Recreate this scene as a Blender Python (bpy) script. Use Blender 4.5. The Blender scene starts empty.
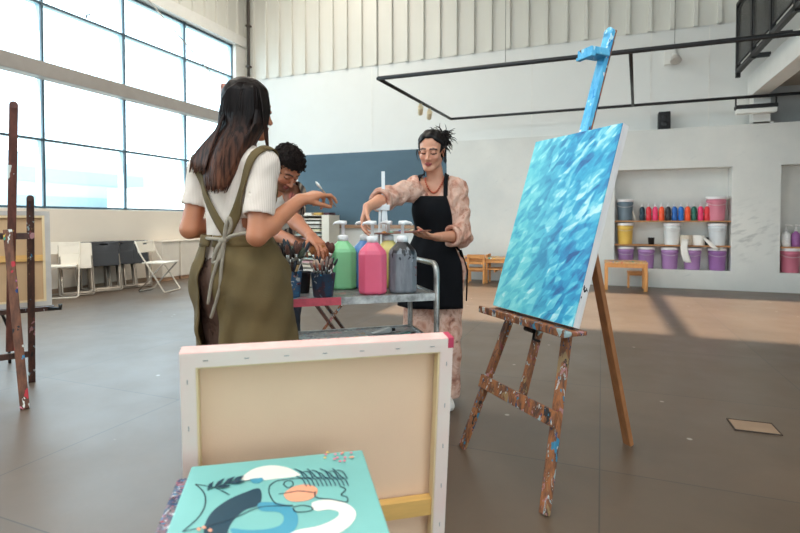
import bpy, bmesh, math, random
import numpy as np
from mathutils import Vector, Matrix
random.seed(7)
rng = np.random.default_rng(11)
PI = math.pi
SC = bpy.context.scene
COL = SC.collection

# ------------------------------------------------------------------ frame
# Measurements are taken in a level frame at the viewpoint (x right, y ahead, z up);
# rm() turns that frame into the axes of the room (X along the back wall, Y towards it).
FPX, PPX, PPY, HCAM = 512.0, 400.0, 231.0, 1.1
PITCH = math.atan(11.0 / FPX)
TH = math.radians(21.5)
CT, ST = math.cos(TH), math.sin(TH)

def cp(px, py, d):
    a = (px - PPX) / FPX; b = (PPY - py) / FPX
    y = math.cos(PITCH) + b * math.sin(PITCH); z = b * math.cos(PITCH) - math.sin(PITCH)
    return np.array([a / y * d, d, HCAM + z / y * d])
def rm(p):
    return Vector((p[0] * CT - p[1] * ST, p[0] * ST + p[1] * CT, p[2] if len(p) > 2 else 0.0))
def W(px, py, d): return rm(cp(px, py, d))
def onZ(px, py, z):
    q = cp(px, py, 1.0); return rm(cp(px, py, (z - HCAM) / (q[2] - HCAM)))
def onY(px, py, Y):
    q = rm(cp(px, py, 1.0)); return rm(cp(px, py, Y / q.y))
def onX(px, py, X):
    q = rm(cp(px, py, 1.0)); return rm(cp(px, py, X / q.x))

# ------------------------------------------------------------------ materials
def lin(c):
    r = []
    for v in c[:3]:
        v = v / 255.0
        r.append(v / 12.92 if v <= 0.04045 else ((v + 0.055) / 1.055) ** 2.4)
    return (r[0], r[1], r[2], 1.0)
MATS = {}
def newmat(name):
    m = bpy.data.materials.new(name); m.use_nodes = True
    nt = m.node_tree; b = nt.nodes['Principled BSDF']
    MATS[name] = m
    return m, nt, b
def N(nt, t, **kw):
    n = nt.nodes.new(t)
    for k, v in kw.items():
        if k in n.inputs: n.inputs[k].default_value = v
        else: setattr(n, k, v)
    return n
def L(nt, a, b): nt.links.new(a, b)
def mixc(nt, fac, a, b, blend='MIX'):
    n = nt.nodes.new('ShaderNodeMix'); n.data_type = 'RGBA'; n.blend_type = blend
    for s, v in ((n.inputs[0], fac), (n.inputs[6], a), (n.inputs[7], b)):
        if hasattr(v, 'is_linked'): L(nt, v, s)
        else: s.default_value = v
    return n.outputs[2]
def ramp(nt, fac, stops, interp='LINEAR'):
    n = nt.nodes.new('ShaderNodeValToRGB'); cr = n.color_ramp; cr.interpolation = interp
    while len(cr.elements) < len(stops): cr.elements.new(0.5)
    for e, (p, c) in zip(cr.elements, stops): e.position = p; e.color = c
    L(nt, fac, n.inputs[0]); return n.outputs[0]
def coords(nt, scale=(1, 1, 1), rot=(0, 0, 0), kind='Object'):
    t = nt.nodes.new('ShaderNodeTexCoord'); v = t.outputs[kind]
    if any(rot):
        r = nt.nodes.new('ShaderNodeMapping'); r.inputs['Rotation'].default_value = rot; L(nt, v, r.inputs['Vector']); v = r.outputs[0]
    m = nt.nodes.new('ShaderNodeMapping'); m.inputs['Scale'].default_value = scale
    L(nt, v, m.inputs['Vector']); return m.outputs[0]
def noise(nt, vec, scale, detail=4, rough=0.55, out='Fac', dist=0.0):
    n = N(nt, 'ShaderNodeTexNoise'); n.inputs['Scale'].default_value = scale
    n.inputs['Detail'].default_value = detail; n.inputs['Roughness'].default_value = rough
    n.inputs['Distortion'].default_value = dist
    L(nt, vec, n.inputs['Vector']); return n.outputs[out]
def bump(nt, b, h, strength=0.2, dist=0.01):
    n = N(nt, 'ShaderNodeBump'); n.inputs['Strength'].default_value = strength; n.inputs['Distance'].default_value = dist
    L(nt, h, n.inputs['Height']); L(nt, n.outputs[0], b.inputs['Normal'])
def scl(c, k): return (min(1, c[0] * k), min(1, c[1] * k), min(1, c[2] * k), 1)

def mat(name, rgb, rough=0.5, metal=0.0, var=0.12, scale=6.0, stretch=(1, 1, 1), bmp=0.0, bscale=60.0, sss=0.0, rgb2=None, spec=0.5):
    if name in MATS: return MATS[name]
    m, nt, b = newmat(name)
    c = lin(rgb); v = coords(nt, stretch)
    a2 = lin(rgb2) if rgb2 else scl(c, 1 + var)
    f = noise(nt, v, scale, 5, 0.6)
    fr = ramp(nt, f, [(0.3, (0, 0, 0, 1)), (0.7, (1, 1, 1, 1))])
    L(nt, mixc(nt, fr, scl(c, 1 - var) if not rgb2 else c, a2), b.inputs['Base Color'])
    b.inputs['Roughness'].default_value = rough; b.inputs['Metallic'].default_value = metal
    b.inputs['Specular IOR Level'].default_value = spec
    if sss:
        b.inputs['Subsurface Weight'].default_value = sss; b.inputs['Subsurface Radius'].default_value = (0.02, 0.012, 0.008)
        b.inputs['Subsurface Scale'].default_value = 0.6
    if bmp: bump(nt, b, noise(nt, v, bscale, 3), bmp)
    return m

PALETTE = [(235, 235, 225), (40, 150, 200), (200, 50, 60), (240, 190, 60), (25, 60, 120), (230, 130, 150), (60, 160, 130), (30, 30, 35)]
def splat(name, base, base2, dens=0.5, scale=45.0, stretch=(1, 1, 0.45), rough=0.6, pal=None):
    m, nt, b = newmat(name)
    v = coords(nt, stretch)
    wood = mixc(nt, ramp(nt, noise(nt, coords(nt, (5, 5, 0.9)), 7, 6, 0.7), [(0.38, (0, 0, 0, 1)), (0.62, (1, 1, 1, 1))]), lin(base), lin(base2))
    col = wood
    pal = pal or PALETTE
    for k, (s, th) in enumerate(((scale, dens), (scale * 0.42, dens * 0.8), (scale * 1.9, dens * 0.85))):
        vo = N(nt, 'ShaderNodeTexVoronoi'); vo.inputs['Scale'].default_value = s; vo.inputs['Randomness'].default_value = 1.0
        nz = noise(nt, v, 26, 3, out='Color')
        mp = N(nt, 'ShaderNodeMix', data_type='VECTOR'); mp.inputs[0].default_value = 0.09
        L(nt, v, mp.inputs[4]); L(nt, nz, mp.inputs[5]); L(nt, mp.outputs[1], vo.inputs['Vector'])
        sp = N(nt, 'ShaderNodeSeparateColor'); L(nt, vo.outputs['Color'], sp.inputs[0])
        pc = ramp(nt, sp.outputs[0], [(i / len(pal), lin(pal[(i + 3 * k) % len(pal)])) for i in range(len(pal))], 'CONSTANT')
        mk = N(nt, 'ShaderNodeMath', operation='LESS_THAN'); L(nt, sp.outputs[1], mk.inputs[0]); mk.inputs[1].default_value = th
        dk = N(nt, 'ShaderNodeMath', operation='LESS_THAN'); L(nt, vo.outputs['Distance'], dk.inputs[0]); dk.inputs[1].default_value = 0.44
        mm = N(nt, 'ShaderNodeMath', operation='MULTIPLY'); L(nt, mk.outputs[0], mm.inputs[0]); L(nt, dk.outputs[0], mm.inputs[1])
        col = mixc(nt, mm.outputs[0], col, pc)
    L(nt, col, b.inputs['Base Color']); b.inputs['Roughness'].default_value = rough
    bump(nt, b, noise(nt, v, 70, 3), 0.25, 0.004)
    return m
def attrmat(name, rough=0.5, sss=0.0, var=0.05, scale=30):
    m, nt, b = newmat(name)
    at = N(nt, 'ShaderNodeAttribute', attribute_name='Col')
    n_ = noise(nt, coords(nt), scale, 4)
    dk = ramp(nt, n_, [(0.3, (1 - var, 1 - var, 1 - var, 1)), (0.7, (1, 1, 1, 1))])
    L(nt, mixc(nt, 1.0, at.outputs['Color'], dk, 'MULTIPLY'), b.inputs['Base Color'])
    b.inputs['Roughness'].default_value = rough
    if sss:
        b.inputs['Subsurface Weight'].default_value = sss; b.inputs['Subsurface Radius'].default_value = (0.012, 0.005, 0.003)
    return m

# ------------------------------------------------------------------ mesh building
class MB:
    def __init__(s): s.v = []; s.f = []; s.m = []; s.sm = []
    def add(s, vs, fs, mi=0, smooth=False, M=None):
        o = len(s.v)
        for p in vs:
            p = Vector(p)
            s.v.append(tuple(M @ p) if M is not None else tuple(p))
        for f in fs: s.f.append(tuple(i + o for i in f)); s.m.append(mi); s.sm.append(smooth)
        return s
    def box(s, lo, hi, mi=0, M=None, bev=0.0):
        x0, y0, z0 = lo; x1, y1, z1 = hi
        if bev <= 0:
            vs = [(x0, y0, z0), (x1, y0, z0), (x1, y1, z0), (x0, y1, z0), (x0, y0, z1), (x1, y0, z1), (x1, y1, z1), (x0, y1, z1)]
            fs = [(0, 3, 2, 1), (4, 5, 6, 7), (0, 1, 5, 4), (1, 2, 6, 5), (2, 3, 7, 6), (3, 0, 4, 7)]
            return s.add(vs, fs, mi, False, M)
        bm = bmesh.new(); bmesh.ops.create_cube(bm, size=1.0)
        for v in bm.verts: v.co = Vector(((x0 + x1) / 2 + v.co.x * (x1 - x0), (y0 + y1) / 2 + v.co.y * (y1 - y0), (z0 + z1) / 2 + v.co.z * (z1 - z0)))
        bmesh.ops.bevel(bm, geom=bm.edges[:], offset=min(bev, abs(x1 - x0) * 0.45, abs(y1 - y0) * 0.45, abs(z1 - z0) * 0.45), segments=2, affect='EDGES', profile=0.5)
        bm.verts.ensure_lookup_table(); bm.verts.index_update()
        s.add([v.co[:] for v in bm.verts], [tuple(v.index for v in f.verts) for f in bm.faces], mi, False, M); bm.free()
        return s
    def bar(s, a, b, w, h, up=(0, 0, 1), mi=0, bev=0.0, ext=0.0):
        # rectangular bar from a to b; w across, h along 'up'
        a = Vector(a); b = Vector(b); d = (b - a); ln = d.length; d.normalize()
        u = Vector(up); r = d.cross(u)
        if r.length < 1e-5: u = Vector((1, 0, 0)); r = d.cross(u)
        r.normalize(); u = r.cross(d).normalized()
        M = Matrix((( r.x, d.x, u.x, a.x), (r.y, d.y, u.y, a.y), (r.z, d.z, u.z, a.z), (0, 0, 0, 1)))
        return s.box((-w / 2, -ext, -h / 2), (w / 2, ln + ext, h / 2), mi, M, bev)
    def tube(s, pts, r, n=8, mi=0, cap=True, smooth=True, close=False):
        pts = [Vector(p) for p in pts]; k = len(pts)
        rs = r if hasattr(r, '__len__') else [r] * k
        t0 = (pts[1] - pts[0]).normalized()
        u = Vector((0, 0, 1)) if abs(t0.z) < 0.9 else Vector((1, 0, 0))
        u = (u - t0 * u.dot(t0)).normalized()
        vs = []; fs = []
        for i in range(k):
            if close: t = (pts[(i + 1) % k] - pts[i - 1]).normalized()
            elif i == 0: t = t0
            elif i == k - 1: t = (pts[i] - pts[i - 1]).normalized()
            else:
                t = ((pts[i + 1] - pts[i]).normalized() + (pts[i] - pts[i - 1]).normalized())
                t = t.normalized() if t.length > 1e-6 else t0
            u = (u - t * u.dot(t)); u = u.normalized() if u.length > 1e-6 else t.orthogonal().normalized()
            w = t.cross(u)
            for j in range(n):
                a = 2 * PI * j / n
                vs.append(pts[i] + (u * math.cos(a) + w * math.sin(a)) * rs[i])
        for i in range(k - 1 + (1 if close else 0)):
            for j in range(n):
                a = i * n + j; b = i * n + (j + 1) % n; i2 = (i + 1) % k
                fs.append((a, b, i2 * n + (j + 1) % n, i2 * n + j))
        s.add(vs, fs, mi, smooth)
        if cap and not close:
            o = len(s.v) - k * n
            s.f.append(tuple(o + j for j in reversed(range(n)))); s.m.append(mi); s.sm.append(False)
            s.f.append(tuple(o + (k - 1) * n + j for j in range(n))); s.m.append(mi); s.sm.append(False)
        return s
    def lathe(s, prof, n=24, mi=0, M=None, smooth=True, c=(0, 0, 0)):
        vs = []; fs = []; k = len(prof)
        for r, z in prof:
            for j in range(n):
                a = 2 * PI * j / n; vs.append((c[0] + r * math.cos(a), c[1] + r * math.sin(a), c[2] + z))
        for i in range(k - 1):
            for j in range(n): fs.append((i * n + j, i * n + (j + 1) % n, (i + 1) * n + (j + 1) % n, (i + 1) * n + j))
        s.add(vs, fs, mi, smooth, M)
        o = len(s.v) - k * n
        s.f.append(tuple(o + j for j in reversed(range(n)))); s.m.append(mi); s.sm.append(False)
        s.f.append(tuple(o + (k - 1) * n + j for j in range(n))); s.m.append(mi); s.sm.append(False)
        return s
    def prism(s, poly, z0, z1, mi=0, M=None):
        n = len(poly)
        vs = [(p[0], p[1], z0) for p in poly] + [(p[0], p[1], z1) for p in poly]
        fs = [tuple(reversed(range(n))), tuple(range(n, 2 * n))] + [(i, (i + 1) % n, n + (i + 1) % n, n + i) for i in range(n)]
        return s.add(vs, fs, mi, False, M)
    def loft(s, secs, mi=0, smooth=False, M=None):
        n = len(secs[0]); vs = [p for q in secs for p in q]; fs = []
        for i in range(len(secs) - 1):
            for j in range(n): fs.append((i * n + j, i * n + (j + 1) % n, (i + 1) * n + (j + 1) % n, (i + 1) * n + j))
        fs.append(tuple(reversed(range(n)))); fs.append(tuple((len(secs) - 1) * n + j for j in range(n)))
        return s.add(vs, fs, mi, smooth, M)
    def sheet(s, P, th=0.004, mi=0, off=None):
        # P: array (nu, nv, 3); closed thin shell made by offsetting along the surface normal
        P = np.asarray(P, float); nu, nv = P.shape[:2]
        du = np.gradient(P, axis=0); dv = np.gradient(P, axis=1); nn = np.cross(du, dv)
        nn /= np.maximum(np.linalg.norm(nn, axis=2, keepdims=True), 1e-9)
        Q = P + nn * th
        vs = [tuple(x) for x in P.reshape(-1, 3)] + [tuple(x) for x in Q.reshape(-1, 3)]
        o = nu * nv; fs = []
        for i in range(nu - 1):
            for j in range(nv - 1):
                a, b, c, d = i * nv + j, (i + 1) * nv + j, (i + 1) * nv + j + 1, i * nv + j + 1
                fs.append((d, c, b, a)); fs.append((a + o, b + o, c + o, d + o))
        for i in range(nu - 1):
            a, b = i * nv, (i + 1) * nv; fs.append((a, b, b + o, a + o))
            a, b = i * nv + nv - 1, (i + 1) * nv + nv - 1; fs.append((b, a, a + o, b + o))
        for j in range(nv - 1):
            a, b = j, j + 1; fs.append((b, a, a + o, b + o))
            a, b = (nu - 1) * nv + j, (nu - 1) * nv + j + 1; fs.append((a, b, b + o, a + o))
        return s.add(vs, fs, mi, True)
    def mesh(s, name, mats):
        me = bpy.data.meshes.new(name); me.from_pydata(s.v, [], s.f)
        for m in (mats if isinstance(mats, (list, tuple)) else [mats]): me.materials.append(m)
        me.polygons.foreach_set('material_index', s.m); me.polygons.foreach_set('use_smooth', s.sm)
        me.validate(); me.update(); return me
    def build(s, name, mats, parent=None, bev=0.0):
        o = bpy.data.objects.new(name, s.mesh(name, mats)); COL.objects.link(o)
        if parent is not None: o.parent = parent
        if bev:
            b = o.modifiers.new('bevel', 'BEVEL'); b.width = bev; b.segments = 2; b.limit_method = 'ANGLE'; b.harden_normals = False
        return o

def tag(o, label, cat, group=None, kind=None):
    o['label'] = label; o['category'] = cat
    if group: o['group'] = group
    if kind: o['kind'] = kind
    return o
def thing(name, label, cat, loc=(0, 0, 0), rz=0.0, group=None):
    o = bpy.data.objects.new(name, None); COL.objects.link(o); o.empty_display_size = 0.1
    o.location = loc; o.rotation_euler = (0, 0, rz)
    return tag(o, label, cat, group)
def struct(o):
    o['kind'] = 'structure'; return o
KIDS = {}
def kids(o): return [c for c in COL.objects if c.parent == o]
def dup(root, loc, rz=0.0, label=None, group=None, rot=None, swap=None, deep=None):
    r = root.copy(); COL.objects.link(r); r.location = loc
    r.rotation_euler = rot if rot is not None else (0, 0, rz)
    if label: r['label'] = label
    if group: r['group'] = group
    tree = deep or tree_of(root)
    def cp_kids(src, dst):
        for ch in tree.get(src.name, ()):
            c = ch.copy(); COL.objects.link(c); c.parent = dst
            if swap and ch.name.split('.')[0] in swap:
                c.data = swap[ch.name.split('.')[0]]
            cp_kids(ch, c)
    cp_kids(root, r)
    if swap and root.type == 'MESH' and 'self' in swap: r.data = swap['self']
    return r
def tree_of(root):
    t = {}
    def rec(o):
        t[o.name] = list(o.children)
        for c in o.children: rec(c)
    bpy.context.view_layer.update(); rec(root); return t

# ------------------------------------------------------------------ implicit bodies
def nrm(v): v = np.asarray(v, float); return v / max(np.linalg.norm(v), 1e-9)
def cap(a, b, ra, rb=None, k=0.02, flat=None): return dict(t='c', a=np.asarray(a, float), b=np.asarray(b, float), ra=ra, rb=ra if rb is None else rb, k=k, flat=flat)
def ell(c, r, R=None, k=0.02): return dict(t='e', c=np.asarray(c, float), r=np.asarray(r, float), R=np.eye(3) if R is None else np.asarray(R, float), k=k)
def sub(p): p = dict(p); p['sub'] = True; return p
def inflate(p, e):
    p = dict(p)
    if p['t'] == 'c': p['ra'] += e; p['rb'] += e
    else: p['r'] = p['r'] + e
    return p
def sdp(P, p):
    if p['t'] == 'c':
        pa = P - p['a'].astype(P.dtype); ba = p['b'] - p['a']
        if p['flat'] is not None:
            n, fac = p['flat']; n = nrm(n)
            dn = pa @ n.astype(P.dtype); pa = pa + np.outer(dn, n * (1.0 / fac - 1)).astype(P.dtype)
            ba = ba + n * (ba @ n) * (1.0 / fac - 1)
        h = np.clip((pa @ ba.astype(P.dtype)) / max(ba @ ba, 1e-12), 0, 1)
        q = pa - h[:, None] * ba.astype(P.dtype)
        return np.sqrt((q * q).sum(1)) - (p['ra'] + (p['rb'] - p['ra']) * h)
    q = (P - p['c'].astype(P.dtype)) @ p['R'].astype(P.dtype)
    k0 = np.sqrt(((q / p['r']) ** 2).sum(1)); k1 = np.sqrt(((q / p['r'] ** 2) ** 2).sum(1))
    return k0 * (k0 - 1.0) / np.maximum(k1, 1e-6)
def smin(a, b, k):
    if k <= 0: return np.minimum(a, b)
    h = np.maximum(k - np.abs(a - b), 0) / k
    return np.minimum(a, b) - h * h * k * 0.25
def bb(p, m):
    if p['t'] == 'c':
        lo = np.minimum(p['a'] - p['ra'], p['b'] - p['rb']); hi = np.maximum(p['a'] + p['ra'], p['b'] + p['rb'])
        if p['flat'] is not None: pass
        return lo - m, hi + m
    R = np.abs(p['R']); e = R @ p['r']; return p['c'] - e - m, p['c'] + e + m
def evalp(P, prims, e=0.0):
    D = np.full(len(P), 9.0)
    for p in prims:
        d = sdp(P, p) - e
        D = -smin(-D, d, p['k']) if p.get('sub') else smin(D, d, p['k'])
    return D
class Vol:
    def __init__(s, prims, h, pad=0.03, lo=None, hi=None):
        bs = [bb(p, pad) for p in prims if not p.get('sub')]
        s.lo = np.min([b[0] for b in bs], 0) if lo is None else np.asarray(lo); s.hi = np.max([b[1] for b in bs], 0) if hi is None else np.asarray(hi)
        s.h = h; s.n = np.ceil((s.hi - s.lo) / h).astype(int) + 1
        s.ax = [(s.lo[i] + np.arange(s.n[i]) * h).astype(np.float32) for i in range(3)]
        s.D = np.full(tuple(s.n), 1.0, np.float32)
        for p in prims: s.put(p)
    def put(s, p):
        lo, hi = bb(p, p['k'] + 3 * s.h + 0.012)
        i0 = np.maximum(np.floor((lo - s.lo) / s.h).astype(int), 0); i1 = np.minimum(np.ceil((hi - s.lo) / s.h).astype(int) + 1, s.n)
        if (i1 <= i0).any(): return
        sl = tuple(slice(a, b) for a, b in zip(i0, i1))
        g = np.stack(np.meshgrid(*[s.ax[i][sl[i]] for i in range(3)], indexing='ij'), -1)
        d = sdp(g.reshape(-1, 3), p).reshape(g.shape[:3]).astype(np.float32)
        s.D[sl] = -smin(-s.D[sl], d, p['k']) if p.get('sub') else smin(s.D[sl], d, p['k'])
    def pts(s): return np.stack(np.meshgrid(*s.ax, indexing='ij'), -1)
    def mesh(s):
        D = s.D; h = s.h; nx, ny, nz = D.shape
        D = D.copy(); D[0] = D[-1] = 1; D[:, 0] = D[:, -1] = 1; D[:, :, 0] = D[:, :, -1] = 1
        S = D < 0
        cnt = np.zeros((nx - 1, ny - 1, nz - 1), np.int8)
        for a in (0, 1):
            for b in (0, 1):
                for c in (0, 1): cnt += S[a:nx - 1 + a, b:ny - 1 + b, c:nz - 1 + c]
        act = np.argwhere((cnt > 0) & (cnt < 8))
        idx = np.full(cnt.shape, -1, np.int64); idx[tuple(act.T)] = np.arange(len(act))
        acc = np.zeros((len(act), 3)); num = np.zeros(len(act))
        cs = [(a, b, c) for a in (0, 1) for b in (0, 1) for c in (0, 1)]
        val = {c: D[act[:, 0] + c[0], act[:, 1] + c[1], act[:, 2] + c[2]].astype(float) for c in cs}
        for ca in cs:
            for k in range(3):
                if ca[k] == 0:
                    cb = list(ca); cb[k] = 1; cb = tuple(cb)
                    va, vb = val[ca], val[cb]; x = (va < 0) != (vb < 0)
                    t = np.where(x, va / np.where(va == vb, 1, va - vb), 0)
                    p = np.tile(np.array(ca, float), (len(act), 1)); p[:, k] += t
                    acc += p * x[:, None]; num += x
        V = s.lo + (act + acc / np.maximum(num, 1)[:, None]) * h
        F = []
        for k in range(3):
            u, w = (k + 1) % 3, (k + 2) % 3
            sa = [slice(None)] * 3; sb = [slice(None)] * 3
            sa[k] = slice(0, -1); sb[k] = slice(1, None)
            e = S[tuple(sa)] != S[tuple(sb)]
            ed = np.argwhere(e); sg = S[tuple(sa)][tuple(ed.T)]
            ok = (ed[:, u] > 0) & (ed[:, w] > 0) & (ed[:, u] < D.shape[u] - 1) & (ed[:, w] < D.shape[w] - 1)
            ed = ed[ok]; sg = sg[ok]
            q = []
            for du, dw in ((-1, -1), (0, -1), (0, 0), (-1, 0)):
                c = ed.copy(); c[:, u] += du; c[:, w] += dw; q.append(idx[tuple(c.T)])
            q = np.stack(q, 1); q[~sg] = q[~sg][:, ::-1]
            F.append(q)
        return V, np.concatenate(F)
def relax(V, F, it=1, w=0.5):
    n = len(V)
    for _ in range(it):
        A = np.zeros((n, 3)); C = np.zeros(n)
        for a, b in ((0, 1), (1, 2), (2, 3), (3, 0)):
            np.add.at(A, F[:, a], V[F[:, b]]); np.add.at(A, F[:, b], V[F[:, a]])
            np.add.at(C, F[:, a], 1); np.add.at(C, F[:, b], 1)
        V = V * (1 - w) + w * A / np.maximum(C, 1)[:, None]
    return V
def npmesh(name, V, F, mats, parent=None, col=None, origin=(0, 0, 0)):
    me = bpy.data.meshes.new(name)
    V = V - np.asarray(origin)
    me.vertices.add(len(V)); me.vertices.foreach_set('co', V.astype(np.float32).ravel())
    me.loops.add(F.size); me.loops.foreach_set('vertex_index', F.astype(np.int32).ravel())
    me.polygons.add(len(F)); me.polygons.foreach_set('loop_start', (np.arange(len(F)) * F.shape[1]).astype(np.int32))
    me.update(calc_edges=True); me.validate()
    me.polygons.foreach_set('use_smooth', [True] * len(me.polygons))
    for m in (mats if isinstance(mats, (list, tuple)) else [mats]): me.materials.append(m)
    if col is not None:
        a = me.color_attributes.new('Col', 'FLOAT_COLOR', 'POINT')
        a.data.foreach_set('color', np.concatenate([col, np.ones((len(col), 1))], 1).astype(np.float32).ravel())
    o = bpy.data.objects.new(name, me); COL.objects.link(o)
    if parent is not None: o.parent = parent
    return o
def trace(P, dirs, prims, iso, steps=60):
    P = np.array(P, float); dirs = np.array(dirs, float)
    iso = np.broadcast_to(iso, len(P))
    for _ in range(steps):
        d = evalp(P, prims) - iso
        P = P + dirs * np.clip(d, -0.02, 0.2)[:, None] * 0.85
    return P
# ------------------------------------------------------------------ setting
XL, YW, YC, YR, XR, ZC = -7.6, 9.6, 9.3, -6.0, 6.5, 7.0
M_white = mat('white_plaster', (226, 226, 222), 0.75, var=0.02, scale=1.5, bmp=0.05, bscale=40)
M_sillwall = mat('cream_plaster', (250, 238, 222), 0.75, var=0.03, scale=1.2)
M_clad = mat('beige_metal_cladding', (216, 214, 205), 0.45, var=0.04, scale=1.0, stretch=(2, 2, 0.3))
M_ceil = mat('ceiling_paint', (225, 222, 215), 0.8, var=0.03)
M_winframe = mat('dark_window_frame', (62, 84, 96), 0.4, var=0.05)
M_beam = mat('backlit_beam_grey', (158, 152, 146), 0.5, var=0.05)  # backlit shade of the beam is put into this darker grey
M_black = mat('black_paint', (22, 22, 24), 0.5, var=0.1)
M_steelw = mat('white_steel_paint', (228, 226, 220), 0.5, var=0.03)

def concrete():
    m, nt, b = newmat('polished_concrete_wall')
    v = coords(nt)
    f = noise(nt, v, 0.8, 8, 0.65); g = noise(nt, coords(nt, (1.5, 1, 5), (0, 0.5, 0)), 2.2, 6, 0.7)
    c = mixc(nt, ramp(nt, f, [(0.35, (0, 0, 0, 1)), (0.68, (1, 1, 1, 1))]), lin((207, 207, 202)), lin((223, 221, 214)))
    sm = ramp(nt, g, [(0.62, (0, 0, 0, 1)), (0.78, (0.45, 0.45, 0.45, 1))])
    c = mixc(nt, sm, c, lin((176, 178, 178)))
    # scuffs on the pier between the two recesses
    sx = N(nt, 'ShaderNodeMapping'); sx.inputs['Location'].default_value = (-2.16 * 1.9, -YC * 1.0, -0.92 * 1.7); sx.inputs['Scale'].default_value = (1.9, 1.0, 1.7); L(nt, v, sx.inputs['Vector'])
    gd = N(nt, 'ShaderNodeTexGradient', gradient_type='SPHERICAL'); L(nt, sx.outputs[0], gd.inputs['Vector'])
    st = noise(nt, coords(nt, (1.2, 1, 4), (0, 0.35, 0)), 3.0, 5, 0.6)
    mm = N(nt, 'ShaderNodeMath', operation='MULTIPLY'); L(nt, gd.outputs['Fac'], mm.inputs[0]); L(nt, ramp(nt, st, [(0.50, (0, 0, 0, 1)), (0.72, (0.8, 0.8, 0.8, 1))]), mm.inputs[1])
    L(nt, mixc(nt, mm.outputs[0], c, lin((92, 94, 96))), b.inputs['Base Color'])
    b.inputs['Roughness'].default_value = 0.55
    bump(nt, b, noise(nt, v, 30, 5), 0.06)
    return m
M_conc = concrete()

def floor_mat():
    m, nt, b = newmat('grey_floor_tiles')
    v = coords(nt)
    br = N(nt, 'ShaderNodeTexBrick'); br.offset = 0.0; br.squash = 1.0
    br.inputs['Scale'].default_value = 1.0; br.inputs['Brick Width'].default_value = 1.2; br.inputs['Row Height'].default_value = 1.2
    br.inputs['Mortar Size'].default_value = 0.0035; br.inputs['Mortar Smooth'].default_value = 0.3; br.inputs['Bias'].default_value = -0.1
    br.inputs['Color1'].default_value = lin((99, 81, 64)); br.inputs['Color2'].default_value = lin((105, 86, 69)); br.inputs['Mortar'].default_value = lin((64, 54, 46))
    L(nt, v, br.inputs['Vector'])
    f = noise(nt, v, 1.3, 9, 0.68, dist=0.6)
    c1 = mixc(nt, ramp(nt, f, [(0.32, (0.78, 0.77, 0.76, 1)), (0.68, (1.1, 1.09, 1.08, 1))]), (1, 1, 1, 1), (1, 1, 1, 1))
    base = mixc(nt, 1.0, br.outputs['Color'], ramp(nt, f, [(0.32, (0.80, 0.79, 0.78, 1)), (0.68, (1.0, 1.0, 1.0, 1))]), 'MULTIPLY')
    # dried paint drips and scrapes
    sc = noise(nt, coords(nt, (9, 1.2, 1), (0, 0, 0.6)), 3.0, 6, 0.7)
    base = mixc(nt, ramp(nt, sc, [(0.72, (0, 0, 0, 1)), (0.80, (0.18, 0.18, 0.18, 1))]), base, lin((160, 146, 132)))
    vo = N(nt, 'ShaderNodeTexVoronoi'); vo.inputs['Scale'].default_value = 3.2; L(nt, v, vo.inputs['Vector'])
    sp = ramp(nt, vo.outputs['Distance'], [(0.03, (1, 1, 1, 1)), (0.05, (0, 0, 0, 1))])
    L(nt, mixc(nt, sp, base, lin((170, 160, 148))), b.inputs['Base Color'])
    r = ramp(nt, noise(nt, v, 2.0, 6, 0.6), [(0.3, (0.34, 0.34, 0.34, 1)), (0.7, (0.44, 0.44, 0.44, 1))])
    L(nt, r, b.inputs['Roughness']); b.inputs['Specular IOR Level'].default_value = 0.9
    bump(nt, b, noise(nt, v, 60, 2), 0.02, 0.002)
    return m
M_floor = floor_mat()

fl = MB().box((XL - 0.2, YR - 0.2, -0.12), (XR + 0.2, YW + 0.2, 0.0)).build('floor', M_floor); struct(fl)
SKY = (-4.0, 5.4, -4.15, -1.2)          # roof light, behind the viewpoint
for lo, hi in (((XL - 0.2, YR - 0.2), (XR + 0.2, SKY[2])), ((XL - 0.2, SKY[3]), (XR + 0.2, YW + 0.2)), ((XL - 0.2, SKY[2]), (SKY[0], SKY[3])), ((SKY[1], SKY[2]), (XR + 0.2, SKY[3])), ((-0.88, SKY[2]), (-0.70, SKY[3])), ((2.9, SKY[2]), (3.0, SKY[3]))):
    struct(MB().box((lo[0], lo[1], ZC), (hi[0], hi[1], ZC + 0.1)).build('ceiling', M_ceil))

# left wall: low masonry under the window, header and cladding above it
ZS, ZT = 1.27, 4.98
wl = MB().box((XL - 0.2, YR, 0), (XL, YW, ZS)).build('wall_left', M_sillwall); struct(wl)
pf = MB()
def cladding(mb, a0, a1, z0, z1, put, per=0.335):
    # standing-seam sheet: run along a, ribs stand proud of the wall
    pts = []; a = a0
    while a < a1 - 1e-6:
        pts += [(a, 0.0), (a + per - 0.085, 0.0), (a + per - 0.078, 0.05), (a + per - 0.022, 0.05), (a + per - 0.015, 0.0)]
        a = min(a + per, a1)
    pts = [(min(p, a1), q) for p, q in pts] + [(a1, 0.0)]
    vs = [put(p, q, z0) for p, q in pts] + [put(p, q, z1) for p, q in pts]; n = len(pts)
    mb.add(vs, [(i, i + 1, n + i + 1, n + i) for i in range(n - 1)])
cladding(pf, YR, YW, ZT + 0.22, ZC, lambda a, q, z: (XL + 0.02 + q, a, z))
pf.box((XL - 0.2, YR, ZT + 0.2), (XL + 0.0, YW, ZC))
pf.build('upper_cladding', M_clad, wl)
MB().box((XL - 0.18, YR, ZT), (XL + 0.10, YW, ZT + 0.22)).build('header', M_steelw, wl)
hb = MB().box((XL - 0.05, YR, 3.15), (XL + 0.16, 9.3, 3.37), bev=0.01).build('cross_beam', M_beam, wl)
MB().box((XL - 0.2, 9.26, ZS), (XL + 0.06, YW, ZT)).build('corner_column', M_steelw, wl)

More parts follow.
